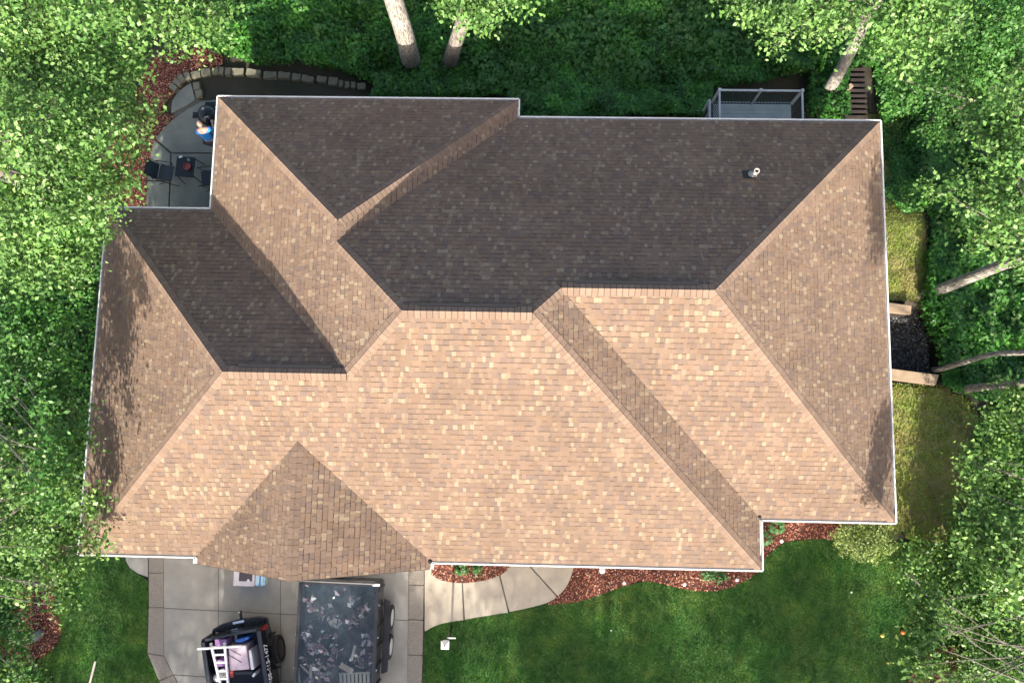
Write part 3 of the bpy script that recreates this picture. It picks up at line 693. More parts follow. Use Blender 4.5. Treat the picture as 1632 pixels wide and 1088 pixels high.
# ------------------------------------------------------------------ patio things
def wheel(parent, c, r, wdt, axis_x=True, rimm='rim_dark', rimr=.62):
    ax = Matrix(((0, 0, 1), (0, 1, 0), (-1, 0, 0)))
    w_ = MB().lathe(c, [(r*.60, -wdt*.42), (r*.93, -wdt*.5), (r, -wdt*.38), (r, wdt*.38), (r*.93, wdt*.5), (r*.60, wdt*.42)], 28, ax).build('wheel', M['tyre'], parent, world=False)
    mb = MB().lathe(c, [(r*rimr, -wdt*.46), (r*rimr, wdt*.46), (r*rimr*.9, wdt*.47), (r*.2, wdt*.36), (r*.18, wdt*.50)], 20, ax)
    mb.lathe(c, [(r*.18, -wdt*.50), (r*.2, -wdt*.36), (r*rimr*.9, -wdt*.47)], 20, ax)
    for k in range(6):
        q = k*math.pi/3; v = Vector((0, math.cos(q), math.sin(q)))*r*rimr*.55
        for sgn in (-1, 1): mb.box(Vector(c)+v+Vector((sgn*wdt*.42, 0, 0)), (wdt*.14, r*.10, r*.6), Matrix.Rotation(-q, 3, 'X'))
    mb.build('rim', M[rimm], w_, world=False)
gp_ = gat(0, 0) if False else at(329, 181, 1.0); gx, gy = gp_.x, gp_.y
gr = empty('kettle_grill', (gx, gy, .05), 'round black kettle grill with side shelf on the shaded patio', 'grill')
MB().lathe((gx, gy, 0), [(.10, .55), (.22, .58), (.30, .68), (.325, .82), (.33, .84), (.31, .84)], 28).build('bowl', M['grill_black'], gr)
lid = MB().lathe((gx, gy, 0), [(.335, .83), (.335, .86), (.32, .95), (.27, 1.04), (.18, 1.11), (.06, 1.145), (.03, 1.15)], 28).build('lid', M['grill_black'], gr)
MB().lathe((gx-.05, gy+.10, 1.115), [(.05, 0), (.055, .03), (.04, .055), (.01, .06)], 14).build('vent_cap', M['steel'], lid)
MB().tube([(gx+.02, gy-.16, 1.07), (gx+.03, gy-.20, 1.15), (gx+.13, gy-.16, 1.16), (gx+.15, gy-.13, 1.06)], .014).build('handle', M['steel'], lid)
MB().tube([(gx+.24, gy-.24, .98), (gx+.30, gy-.30, .99)], .02).build('latch', M['steel'], gr)
for a in (.6, 2.2, 3.8, 5.4): MB().tube([(gx+.24*math.cos(a), gy+.24*math.sin(a), .75), (gx+.34*math.cos(a), gy+.34*math.sin(a), .06)], .015).build('leg', M['grill_black'], gr)
MB().box((gx-.42, gy+.0, .86), (.16, .20, .025)).build('side_shelf', M['grill_black'], gr, bevel=.006)
MB().box((gx+.10, gy+.40, .80), (.5, .14, .03)).build('side_shelf', M['grill_black'], gr, bevel=.006)
MB().lathe((gx, gy, .25), [(.24, 0), (.25, .01), (.25, .02)], 20).build('lower_rack', M['grill_black'], gr)

tc = at(295, 266, .74); tx, ty = tc.x, tc.y
tb = empty('patio_table', (tx, ty, .05), 'small square black table between two sling chairs on the patio', 'table')
rot = Matrix.Rotation(-.05, 3, 'Z')
MB().box((tx, ty, .735), (.60, .66, .025), rot).build('tabletop', M['table_black'], tb, bevel=.01)
for sx in (-1, 1):
    for sy in (-1, 1): MB().tube([(tx+sx*.26, ty+sy*.28, .72), (tx+sx*.30, ty+sy*.33, .05)], .014).build('leg', M['table_black'], tb)
p = at(298.5, 266, .79); o = MB().lathe((0, 0, 0), [(.05, 0), (.10, .02), (.115, .07), (.105, .07), (.09, .03), (.02, .025)], 22).build('bowl', M['red_bowl']); o.location = (p.x, p.y, .75); tag(o, 'round dark red bowl on the black patio table', 'bowl')
p = at(288, 250, .78); o = MB().box((0, 0, .03), (.13, .065, .05)).build('dish', M['can_white'], None, bevel=.015); o.location = (p.x, p.y, .75); o.rotation_euler.z = .3; tag(o, 'small white dish near the far edge of the patio table', 'dish')
p = at(301, 255, .8); o = MB().lathe((0, 0, 0), [(.03, 0), (.04, .10), (.035, .10), (.026, .02)], 16).build('cup', M['cup_blue']); o.location = (p.x, p.y, .75); tag(o, 'pale blue cup beside the red bowl on the patio table', 'cup')
def sling_chair(c, rz, label):
    e = empty('folding_chair', (c.x, c.y, .05), label, 'chair', 'folding sling chairs at the patio table', rz)
    # local: facing +x, seat at .42
    MB().box((.02, 0, .42), (.46, .50, .015)).build('seat', M['sling'], e, world=False, bevel=.005)
    mb = MB(); n = 6; pts = [(-.22-.02*k-.012*k*k*.3, .44+.09*k) for k in range(n)]
    for (ax_, az), (bx, bz) in zip(pts[:-1], pts[1:]): mb.add([(ax_, -.25, az), (ax_, .25, az), (bx, .25, bz), (bx, -.25, bz), (ax_-.012, -.25, az), (ax_-.012, .25, az), (bx-.012, .25, bz), (bx-.012, -.25, bz)], [(0, 1, 2, 3), (7, 6, 5, 4), (0, 3, 7, 4), (1, 5, 6, 2)])
    mb.build('backrest', M['sling'], e, world=False)
    for s in (-1, 1):
        MB().tube([(.30, s*.27, 0), (-.20, s*.27, .44), (-.32, s*.26, .92)], .011).build('leg', M['table_black'], e, world=False)
        MB().tube([(-.34, s*.28, 0), (.20, s*.28, .44), (.22, s*.28, .62)], .011).build('leg', M['table_black'], e, world=False)
        MB().tube([(.28, s*.30, .63), (0, s*.30, .65), (-.27, s*.29, .64)], .016).build('armrest', M['table_black'], e, world=False)
    return e
a = at(264, 276, .45); sling_chair(Vector((a.x, a.y, 0)), -.12, 'dark folding sling chair left of the patio table, beside the mulch')
a = at(334, 284, .45); sling_chair(Vector((a.x, a.y, 0)), math.pi+.15, 'dark folding sling chair right of the patio table, half under the eave')

# ------------------------------------------------------------------ the person at the grill
def skin_body(name, joints, edges, mt, parent, sub=2):
    me = bpy.data.meshes.new(name); me.from_pydata([j[0] for j in joints], edges, []); o = bpy.data.objects.new(name, me); C.objects.link(o)
    md = o.modifiers.new('s', 'SKIN'); md.use_smooth_shade = True
    for v, j in zip(me.skin_vertices[0].data, joints):
        r_ = j[1]; v.radius = (r_, r_) if not hasattr(r_, '__len__') else r_
    me.skin_vertices[0].data[0].use_root = True
    s = o.modifiers.new('u', 'SUBSURF'); s.levels = s.render_levels = sub
    dg = bpy.context.evaluated_depsgraph_get(); nm = bpy.data.meshes.new_from_object(o.evaluated_get(dg))
    bpy.data.objects.remove(o); nm.name = name
    for p in nm.polygons: p.use_smooth = True
    nm.materials.clear(); return nm
hp = at(320, 200, 1.62); th = R(12)     # faces the grill: local +y forward
pe = empty('person', (hp.x, hp.y-.12, .05), 'bald person in a bright blue shirt leaning over the black grill', 'person', rz=th)
Jt = []; Ed = []
def jn(p, r, prev=None):
    Jt.append((Vector(p), r)); 
    if prev is not None: Ed.append((prev, len(Jt)-1))
    return len(Jt)-1
pv = jn((0, -.06, .95), (.155, .12)); ab = jn((0, -.05, 1.10), (.15, .115), pv); ch = jn((0, .0, 1.28), (.17, .12), ab); nk0 = jn((0, .06, 1.42), (.11, .085), ch); nk = jn((0, .11, 1.49), .058, nk0)
for s in (-1, 1):
    sh = jn((s*.19, .05, 1.38), .062, nk0); eb = jn((s*.25, .13, 1.12), .043, sh); wr = jn((s*.20, .36, 1.05), .028, eb); pm = jn((s*.19, .43, 1.04), (.038, .018), wr)
    for k in range(4):
        f0 = jn((s*(.19+(k-1.5)*.021), .475, 1.04), .0095, pm); f1 = jn((s*(.19+(k-1.5)*.022), .505-.004*abs(k-1.2), 1.025), .0085, f0); jn((s*(.19+(k-1.5)*.022), .51-.006*abs(k-1.2), .998), .007, f1)
    t0 = jn((s*.155, .425, 1.035), .010, pm); jn((s*.145, .455, 1.02), .008, t0)
    hpj = jn((s*.09, -.05, .88), .095, pv); kn = jn((s*.10, -.02, .48), .060, hpj); an_ = jn((s*.11, -.06, .09), .040, kn); jn((s*.115, .08, .05), .036, an_)
bm_ = skin_body('body', Jt, Ed, None, None)
hb = bmesh.new(); bmesh.ops.create_uvsphere(hb, u_segments=20, v_segments=14, radius=1)
for v in hb.verts:
    x, y, z = v.co; w_ = 1-.18*max(0, -z); v.co = Vector((x*.076*w_, y*.097*(1-.1*max(0, -z))+(.012 if z < 0 and y > 0 else 0), z*.118))
    if y > .85 and -.35 < z < .1 and abs(x) < .25: v.co.y += .024
    if y > .7 and .1 < z < .3 and .2 < abs(x) < .6: v.co.y -= .008
    if abs(x) > .93 and -.3 < z < .3: v.co.x *= 1.15
Mh = Matrix.Translation((0, .155, 1.585)) @ Matrix.Rotation(R(-28), 4, 'X')
hb.transform(Mh); hb.from_mesh(bm_); hb.to_mesh(bm_); hb.free()
for p in bm_.polygons: p.use_smooth = True
body = link('body', bm_, M['skin'], pe, world=False)
def cloth(name, sel, grow, mt):
    J2 = [Jt[i] for i in sel]; mp = {i: k for k, i in enumerate(sel)}; E2 = [(mp[a], mp[b]) for a, b in Ed if a in mp and b in mp]
    J3 = [(p, tuple(q+grow for q in r) if hasattr(r, '__len__') else r+grow) for p, r in J2]
    link(name, skin_body(name, J3, E2, None, None), M[mt], pe, world=False)
idx = {tuple(round(c, 3) for c in j[0]): i for i, j in enumerate(Jt)}
g = lambda *p: idx[tuple(round(c, 3) for c in p)]
torso = [pv, ab, ch, nk0]
# shirt: torso and short sleeves
sleeves = []
for s in (-1, 1):
    a = g(s*.19, .05, 1.38); b = g(s*.25, .13, 1.12); mid = Jt[a][0].lerp(Jt[b][0], .62); Jt.append((mid, .052)); Ed.append((a, len(Jt)-1)); sleeves += [a, len(Jt)-1]
cloth('shirt', torso+sleeves, .020, 'shirt')
legs = [pv]
for s in (-1, 1): legs += [g(s*.09, -.05, .88), g(s*.10, -.02, .48), g(s*.11, -.06, .09)]
cloth('trousers', legs, .014, 'pants')
for s in (-1, 1):
    MB().box((s*.115, .0, .04), (.10, .27, .09)).build('shoe', M['shoe'], pe, world=False, bevel=.03)
    MB().lathe(Mh @ Vector((s*.028, .088, .012)), [(.002, -.008), (.009, 0), (.002, .008)], 10).build('eye', M['eye'], pe, world=False)
MB().box(Mh @ Vector((0, .098, -.055)), (.04, .008, .008)).build('mouth', M['rust'], pe, world=False)

# ------------------------------------------------------------------ pickup truck
zr = 1.36
d = at(425, 1088, zr)-at(414, 1016, zr); th = math.atan2(-d.x, d.y); org = at(367.5, 1004, zr); org.z = .045
tk = empty('pickup_truck', org, 'black pickup truck with white lettering and a loaded open bed', 'pickup truck', rz=th)
B_ = lambda mb, nm, mt, bev=.02: mb.build(nm, M[mt], tk, world=False, bevel=bev)
hwid = .86
for s in (-1, 1):
    mb = MB(); prof = [(.0, .62), (.0, 1.30), (.05, zr-.02), (2.0, zr), (2.0, .55), (1.35, .50), (1.28, .78), (1.12, .92), (.86, .97), (.60, .92), (.46, .78), (.40, .52)]
    n = len(prof); vs = [(s*hwid, y+.1, z) for y, z in prof]+[(s*(hwid-.10), y+.1, z) for y, z in prof]
    f = [(i, (i+1) % n, n+(i+1) % n, n+i) for i in range(n)]; mb.add(vs, f+[tuple(range(n)), tuple(range(2*n-1, n-1, -1))])
    B_(mb, 'bed_side', 'black_paint', .012)
    B_(MB().box((s*(hwid-.045), 1.12, zr+.012), (.12, 1.92, .03)), 'bed_rail', 'bed_liner', .012)
    B_(MB().box((s*(hwid-.02), .16, 1.06), (.16, .10, .42)), 'tail_light', 'red_lens', .03)
    mb = MB(); k = 14
    for i in range(k):
        a0, a1 = math.pi*i/k, math.pi*(i+1)/k
        for q in (0,):
            p0 = Vector((s*(hwid+.03), .96-.50*math.cos(a0), .46+.50*math.sin(a0))); p1 = Vector((s*(hwid+.03), .96-.50*math.cos(a1), .46+.50*math.sin(a1))); mb.bar(p0, p1, .12, .05)
    B_(mb, 'fender_flare', 'black_paint', 0)
    wheel(tk, (s*(hwid+.02), .96, .40), .40, .27); wheel(tk, (s*(hwid-.03), 4.25, .40), .40, .25)
mb = MB(); nx = 9
for j in range(2):
    pass
ys = [.02-.05*(1-((i-4)/4)**2) for i in range(9)]
vs = []
for i in range(9):
    x = -.76+1.52*i/8
    for z in (.62, 1.33):
        vs += [(x, .10+ys[i]*1.0, z), (x, .17+ys[i]*.6, z)]
f = []
for i in range(8):
    b = i*4; c = b+4; f += [(b, c, c+2, b+2), (b+1, b+3, c+3, c+1), (b+2, c+2, c+3, b+3), (b, b+1, c+1, c)]
f += [(0, 2, 3, 1), (32, 33, 35, 34)]
B_(MB().add(vs, f), 'tailgate', 'black_paint', .012)
B_(MB().box((0, .045, 1.02), (.22, .03, .07)), 'tailgate_handle', 'chrome', .01)
B_(MB().box((0, .11, 1.35), (1.50, .07, .025)), 'tailgate_trim', 'bed_liner', .01)
bp = [(-.84, .10), (-.80, -.02), (-.55, -.10), (0, -.14), (.55, -.10), (.80, -.02), (.84, .10)]
B_(MB().prism(bp, .50, .70), 'bumper', 'black_paint', .02)
B_(MB().box((0, -.075, .705), (.34, .07, .012)), 'licence_plate', 'chrome', .004)
B_(MB().box((0, -.20, .46), (.07, .30, .05)), 'hitch', 'bed_liner', .006)
MB().lathe((0, -.31, .485), [(.016, 0), (.016, .03), (.034, .05), (.036, .07), (.028, .09), (.01, .10)], 16).build('hitch_ball', M['chrome'], tk, world=False)
B_(MB().box((0, 1.12, .72), (1.52, 1.9, .06)), 'bed_floor', 'bed_liner', 0)
B_(MB().box((0, 2.07, 1.05), (1.54, .06, .62)), 'bed_front', 'black_paint', .01)
cabp = [(2.14, .5), (2.14, 1.32), (2.30, 1.80), (2.9, 1.86), (3.35, 1.78), (3.95, 1.30), (5.05, 1.15), (5.25, .95), (5.28, .5)]
mb = MB(); n = len(cabp); wx = [hwid, hwid, .68, .66, .68, .84, .78, .76, .78]
mb.add([(-w_, y, z) for (y, z), w_ in zip(cabp, wx)]+[(w_, y, z) for (y, z), w_ in zip(cabp, wx)], [(i, n+i, n+(i+1) % n, (i+1) % n) for i in range(n)]+[tuple(range(n)), tuple(range(2*n-1, n-1, -1))])
B_(mb, 'cab', 'black_paint', .03)
B_(MB().add([(-.6, 2.17, 1.36), (.6, 2.17, 1.36), (.55, 2.285, 1.72), (-.55, 2.285, 1.72), (-.6, 2.14, 1.36), (.6, 2.14, 1.36), (.55, 2.255, 1.74), (-.55, 2.255, 1.74)], [(4, 5, 6, 7), (0, 3, 2, 1), (0, 1, 5, 4), (2, 3, 7, 6), (1, 2, 6, 5), (0, 4, 7, 3)]), 'rear_window', 'truck_glass', 0)
B_(MB().add([(-.66, 3.42, 1.735), (.66, 3.42, 1.735), (.78, 3.90, 1.36), (-.78, 3.90, 1.36), (-.66, 3.44, 1.755), (.66, 3.44, 1.755), (.78, 3.92, 1.38), (-.78, 3.92, 1.38)], [(4, 5, 6, 7), (0, 3, 2, 1), (0, 1, 5, 4), (2, 3, 7, 6)]), 'windscreen', 'truck_glass', 0)
for s in (-1, 1):
    B_(MB().box((s*.60, 5.27, .82), (.28, .05, .16)), 'headlight', 'lamp_glass', .02)
    B_(MB().box((s*1.0, 3.6, 1.25), (.22, .10, .16)), 'mirror', 'black_paint', .03)
    # white lettering running along the top of each bed side
    cu = bpy.data.curves.new('lettering', 'FONT'); cu.body = '608-665-1477'; cu.size = .185; cu.extrude = .002; cu.align_x = 'CENTER'; cu.align_y = 'CENTER'; cu.space_character = 1.05; cu.offset = .006
    to = bpy.data.objects.new('t', cu); C.objects.link(to); dg = bpy.context.evaluated_depsgraph_get(); tm = bpy.data.meshes.new_from_object(to.evaluated_get(dg)); bpy.data.objects.remove(to)
    tilt = R(35)
    # the shoulder strip that carries it
    B_(MB().add([(s*(hwid-.002), .2, zr-.03), (s*(hwid-.002), 2.08, zr-.03), (s*(hwid+.07), 2.08, zr-.20), (s*(hwid+.07), .2, zr-.20), (s*(hwid-.002), .2, zr-.22), (s*(hwid-.002), 2.08, zr-.22)], [(0, 1, 2, 3), (3, 2, 5, 4), (0, 3, 4), (1, 5, 2)]), 'bed_shoulder', 'black_paint', 0)
    nrm = Vector((s*.17, 0, .072)).normalized(); run = Vector((0, 1 if s > 0 else 1, 0)); run = Vector((0, s*-1.0, 0)) if False else Vector((0, 1.0 if s > 0 else -1.0, 0)); upv = nrm.cross(run)
    upv = -upv if upv.z < 0 else upv; run = upv.cross(nrm)
    Mx = Matrix((run, upv, nrm)).transposed().to_4x4(); Mx.translation = Vector((s*(hwid+.036), 1.12, zr-.112))+nrm*.005
    tm.transform(Mx); tm.name = 'lettering'; tm.materials.clear(); link('lettering', tm, M['decal'], tk, world=False)
# ------------------------------------------------------------------ load in the bed (things of their own)
zl = 1.40
def flatbox(name, pts, z0, z1, mt, label, cat, group=None, bev=.008):
    ps = [at(px, py, z1) for px, py in pts]; c = sum(ps, Vector())/len(ps)
    o = MB().prism([(p.x-c.x, p.y-c.y) for p in ps], 0, z1-z0).build(name, M[mt], None, bevel=bev); o.location = (c.x, c.y, z0)
    return tag(o, label, cat, group)
bxp = flatbox('packing_box', [(364, 1029), (392, 1028), (397, 1066), (366, 1068)], .78, 1.38, 'pink_board', 'pale pink carton lying in the black truck bed', 'carton')
ps = [at(396, 1037, 1.36), at(403, 1067, 1.36)]
for q in ((at(366, 1034, 1.386), at(384, 1044, 1.386)), (at(364, 1043, 1.386), at(385, 1055, 1.386))):
    MB().bar(q[0], q[1], .012, .006).build('strap', M['rail_dark'], bxp)
flatbox('board', [(396, 1036), (400, 1035), (405, 1066), (400, 1067)], .80, 1.34, 'alu_white', 'narrow white board standing right of the pink carton in the truck bed', 'board')
flatbox('blue_package', [(374, 1019), (396, 1014), (397, 1017), (385, 1024), (375, 1023)], .8, 1.26, 'blue_pack', 'shiny blue package behind the tailgate in the truck bed', 'package', bev=.02)
flatbox('purple_package', [(342, 1018), (361, 1018), (360, 1028), (343, 1029)], .8, 1.22, 'purple', 'purple printed pack under the top of the ladder', 'package')
flatbox('purple_package', [(346, 1051), (359, 1050), (359, 1061), (347, 1062)], .8, 1.28, 'purple', 'magenta pack showing between the ladder rungs', 'package')
flatbox('tool_tray', [(366, 1070), (402, 1069), (404, 1074), (367, 1075)], .8, 1.2, 'bed_liner', 'dark tool tray below the pink carton in the truck bed', 'tray')
flatbox('red_case', [(366, 1069), (371, 1068), (373, 1078), (367, 1080)], .8, 1.24, 'rust', 'small red case beside the ladder foot in the truck bed', 'case')
flatbox('rag', [(401, 1077), (405, 1071), (408, 1073), (404, 1079)], .8, 1.22, 'decal', 'small white rag at the right side of the truck bed', 'rag')
p = at(354, 1073, 1.25); o = MB().lathe((0, 0, 0), [(.11, 0), (.13, .30), (.12, .30), (.10, .05)], 20).build('bucket', M['decal']); o.location = (p.x, p.y, .95); tag(o, 'white bucket seen through the lowest ladder opening', 'bucket')
p = at(343, 1082, 1.3); o = MB().lathe((0, 0, 0), [(.05, 0), (.13, .10), (.10, .22), (.02, .27)], 14).build('bag', M['decal']); o.location = (p.x, p.y, 1.0); tag(o, 'crumpled white bag left of the ladder foot', 'bag')
la = [at(336, 1024, 1.48), at(352, 1092, 1.50), at(358, 1023, 1.48), at(364, 1092, 1.50)]
ld = empty('ladder', la[0], 'white ladder lying lengthwise on the load in the truck bed', 'ladder')
MB().bar(la[0], la[1], .055, .07).build('rail', M['alu_white'], ld); MB().bar(la[2], la[3], .055, .07).build('rail', M['alu_white'], ld)
for t in (.10, .28, .46, .66, .84): MB().bar(la[0].lerp(la[1], t), la[2].lerp(la[3], t), .05, .04).build('rung', M['alu_white'], ld)
a, b = at(314, 1033.5, 1.56), at(386, 1029, 1.56); o = MB().bar((0, 0, 0), b-a, .06, .04).build('white_bar', M['decal'], None, bevel=.008); o.location = a; tag(o, 'white bar laid across the ladder, sticking out left of the truck', 'bar')

# ------------------------------------------------------------------ dump trailer
zt = 1.62
a, b, c = at(477, 928, zt), at(605, 932, zt), at(468, 1088, zt); d = (c-a); th = math.atan2(-d.x, d.y)
org = (a+b)/2; org.z = .045; hw2 = (b-a).length/2-.02; LN = 4.6
tl = empty('dump_trailer', org, 'black dump trailer of roofing debris under a see-through mesh tarp', 'trailer', rz=th)
T_ = lambda mb, nm, mt, bev=.008: mb.build(nm, M[mt], tl, world=False, bevel=bev)
for s in (-1, 1):
    T_(MB().box((s*(hw2-.03), LN/2, 1.18), (.05, LN, .82)), 'side_wall', 'trailer_paint')
    T_(MB().box((s*(hw2-.03), LN/2, zt-.02), (.10, LN+.04, .08)), 'top_rail', 'trailer_paint', .015)
    mb = MB()
    for k in range(9): mb.box((s*(hw2+.02), .15+k*.53, 1.18), (.05, .07, .76))
    T_(mb, 'side_ribs', 'trailer_paint')
    mb = MB()
    for k in range(5): mb.box((s*(hw2+.03), .55+k*.88, zt-.05), (.05, .04, .05))
    T_(mb, 'tie_hooks', 'chrome')
    T_(MB().prism([(s*(hw2+.02), .55), (s*(hw2+.21), .62), (s*(hw2+.21), 2.60), (s*(hw2+.02), 2.68)], .74, .78), 'fender', 'trailer_paint', .015)
    for yy in (1.18, 2.02): wheel(tl, (s*(hw2+.13), yy, .36), .36, .19, rimm='rim', rimr=.66)
T_(MB().box((0, LN/2, .76), (2*hw2-.1, LN, .06)), 'floor', 'trailer_paint', 0)
T_(MB().box((0, .0, 1.20), (2*hw2-.12, .06, .86)), 'front_wall', 'trailer_paint')
T_(MB().box((0, LN, 1.18), (2*hw2-.12, .06, .80)), 'tailgate', 'trailer_paint')
T_(MB().tube([(-hw2+.1, -.07, zt+.03), (hw2-.08, -.10, zt+.03)], .06), 'tarp_roller', 'trailer_paint', 0)
T_(MB().prism([(-.1, -.10), (hw2, -.18), (hw2-.08, -.30), (-.1, -.22)], 1.3, 1.5), 'tool_box', 'trailer_paint')
T_(MB().box((-hw2+.06, -.02, zt+.04), (.20, .06, .05)), 'tarp_bracket', 'decal')
T_(MB().bar((-.5, -.1, .55), (0, -1.3, .5), .08, .1).bar((.5, -.1, .55), (0, -1.3, .5), .08, .1), 'tongue', 'trailer_paint')
for s in (-.45, .45): T_(MB().box((s, LN/2, .62), (.1, LN, .16)), 'chassis_rail', 'trailer_paint')
nx, ny = 46, 92; vs = []
for j in range(ny+1):
    for i in range(nx+1):
        x = (i/nx*2-1)*(hw2-.05); y = .02+j/ny*(LN-.04)
        z = zt-.005-.07*(1-(x/hw2)**2)*(.6+.4*math.sin(y*1.9)) + .022*noise.noise(Vector((x*3.2, y*1.4, 0))) + .010*noise.noise(Vector((x*9, y*7, 3)))*max(0, 1-y*.5)
        vs.append((x, y, z))
MB().add(vs, [(j*(nx+1)+i, j*(nx+1)+i+1, (j+1)*(nx+1)+i+1, (j+1)*(nx+1)+i) for j in range(ny) for i in range(nx)]).build('tarp', M['tarp'], tl, world=False, ang=180)
inv = (Matrix.Translation(org) @ Matrix.Rotation(th, 4, 'Z')).inverted(); XY = []
for px, py, sx, sy, k in ((492, 955, 8, 6, 26), (505, 972, 9, 6, 30), (560, 955, 7, 5, 22), (582, 968, 8, 6, 30), (566, 990, 9, 6, 34), (578, 980, 7, 5, 22), (534, 990, 8, 10, 18), (485, 1010, 8, 10, 44), (500, 1030, 12, 9, 60), (482, 1048, 8, 8, 40), (530, 1038, 14, 9, 60), (586, 1018, 8, 9, 44), (520, 1058, 24, 12, 60), (572, 1052, 14, 10, 46), (592, 1060, 4, 12, 20), (520, 1000, 40, 50, 90), (500, 1080, 16, 8, 40)):
    for _ in range(int(k*.7)):
        q = inv @ at(px+random.gauss(0, sx*.6), py+random.gauss(0, sy*.6), 1.42)
        if abs(q.x) < hw2-.1 and .1 < q.y < LN-.1: XY.append((q.x, q.y))
for _ in range(500): XY.append((random.uniform(-hw2+.1, hw2-.1), random.uniform(3.1, LN-.1)))
XY = np.array(XY); X, Y = XY[:, 0], XY[:, 1]
Pd = np.column_stack([X, Y, 1.30+rng.uniform(0, .16, len(X))])
Vd = leaves(Pd, rng.uniform(.06, .26, len(Pd)), None, up=.5, aspect=.6)
rn = np.clip(rng.random(len(X)), 0, 1)
me = quads_mesh('debris', Vd, rn); me.materials.append(M['debris'])
o = link('debris', me, None, None); o.location = org; o.rotation_euler.z = th; tag(o, kind='stuff')
hg_ = MB(); nn_ = 24; vs = [(-hw2+.07+i/nn_*(2*hw2-.14), .06+j/nn_*(LN-.12), 1.02+.20*vnoise(np.array([i*.09]), np.array([j*.19]), 1.4, 9)[0]) for j in range(nn_+1) for i in range(nn_+1)]
hg_.add(vs, [(j*(nn_+1)+i, j*(nn_+1)+i+1, (j+1)*(nn_+1)+i+1, (j+1)*(nn_+1)+i) for j in range(nn_) for i in range(nn_)])
o = hg_.build('torn_shingle_heap', mat('old_shingles', (.045, .05, .055), (.10, .11, .12), 7, .9, bump=.8, bscale=30), None, ang=180); o.location = org; o.rotation_euler.z = th; tag(o, kind='stuff')
tp = lambda px, py, z=1.44: at(px, py, z)
for (x0_, y0_, x1_, y1_, wd, lb) in ((566, 1028, 560, 1052, .07, 'pale plank standing up from the debris right of the trailer middle'), (506, 1054, 520, 1066, .08, 'pale plank slanting across the debris near the trailer pallet'), (496, 1058, 495, 1080, .08, 'short pale plank lying lengthwise left of the pallet in the trailer'),
        (476, 1064, 478, 1092, .05, 'thin lath along the left wall of the trailer'), (478, 1058, 494, 1073, .05, 'thin lath slanting beside the left wall of the trailer'), (542, 1058, 562, 1070, .16, 'wide brownish board scrap above the trailer pallet'), (530, 988, 536, 1000, .04, 'thin bent lath in the middle of the trailer')):
    q0, q1 = tp(x0_, y0_), tp(x1_, y1_, 1.47); o = MB().bar((0, 0, 0), q1-q0, wd, .03).build('plank', M['plank'], None, bevel=.004); o.location = q0; tag(o, lb, 'plank', 'wood scraps under the trailer tarp')
pa = [tp(540, 1072), tp(590, 1070)]; dx = (pa[1]-pa[0]); L = dx.length; dx.normalize(); dy = Vector((dx.y, -dx.x, 0))
pl = empty('pallet', pa[0]-Vector((0, 0, .12)), 'weathered grey wooden pallet on the debris at the bottom of the trailer', 'pallet')
for k in range(8): q = pa[0]+dx*(k+.5)*L/8; MB().bar(q, q+dy*.95, .075, .02).build('slat', M['pallet'], pl)
for k in (0, .45, .9): q = pa[0]+dy*(k+.02)+Vector((0, 0, -.055)); MB().bar(q, q+dx*L, .05, .085).build('stringer', M['pallet'], pl)

# ------------------------------------------------------------------ boxes by the garage, lawn lamp, lights, balls
bc = empty('printed_carton', gat(388, 918), 'white open-topped carton with dark printing under the gable edge', 'carton')
p0, p1 = at(373, 905, .40), at(405, 934, .40)
MB().box(((p0.x+p1.x)/2, (p0.y+p1.y)/2, .22), (p1.x-p0.x, p0.y-p1.y, .36)).build('carton', M['box_white'], bc, bevel=.01)
MB().box(((p0.x+p1.x)/2+.05, (p0.y+p1.y)/2+.05, .408), ((p1.x-p0.x)*.62, (p0.y-p1.y)*.62, .012)).build('print', M['box_print'], bc)
MB().lathe(((p0.x+p1.x)/2+.14, p1.y+.17, .414), [(.035, 0), (.045, .004), (.028, .006), (.026, .002)], 16).build('print', M['decal'], bc)
bb = empty('blue_bundle', gat(412, 922), 'light blue wrapped bundle right of the printed carton', 'bundle')
q0, q1 = at(406, 905, .38), at(421, 934, .38)
MB().box(((q0.x+q1.x)/2, (q0.y+q1.y)/2, .20), (q1.x-q0.x, q0.y-q1.y, .34)).build('wrap', M['light_blue'], bb, bevel=.04)
MB().box(((q0.x+q1.x)/2+.02, (q0.y+q1.y)/2, .375), (.04, q0.y-q1.y+.02, .012)).build('band', M['blue_pack'], bb)

lp = at(709, 1028, 1.85)
lm = empty('lamp_post', (lp.x, lp.y, 0), 'square white lamp post with a short side bar standing on the front lawn', 'lamp post')
MB().tube([(lp.x, lp.y, -.05), (lp.x, lp.y, 1.58)], .035, 12).build('post', M['black_paint'], lm)
hd = MB().box((lp.x, lp.y, 1.70), (.15, .15, .22)).build('lantern', M['lamp_glass'], lm)
MB().add([(lp.x-.115, lp.y-.115, 1.81), (lp.x+.115, lp.y-.115, 1.81), (lp.x+.115, lp.y+.115, 1.81), (lp.x-.115, lp.y+.115, 1.81), (lp.x-.03, lp.y-.03, 1.90), (lp.x+.03, lp.y-.03, 1.90), (lp.x+.03, lp.y+.03, 1.90), (lp.x-.03, lp.y+.03, 1.90)], [(3, 2, 1, 0), (4, 5, 6, 7), (0, 1, 5, 4), (1, 2, 6, 5), (2, 3, 7, 6), (3, 0, 4, 7)]).build('lantern_cap', M['white'], hd)
MB().lathe((lp.x, lp.y, 1.90), [(.018, 0), (.022, .02), (.008, .05)], 12).build('finial', M['rail_dark'], hd)
MB().bar((lp.x+.03, lp.y+.12, 1.55), (lp.x+.27, lp.y+.12, 1.55), .03, .03).build('side_bar', M['white'], lm)
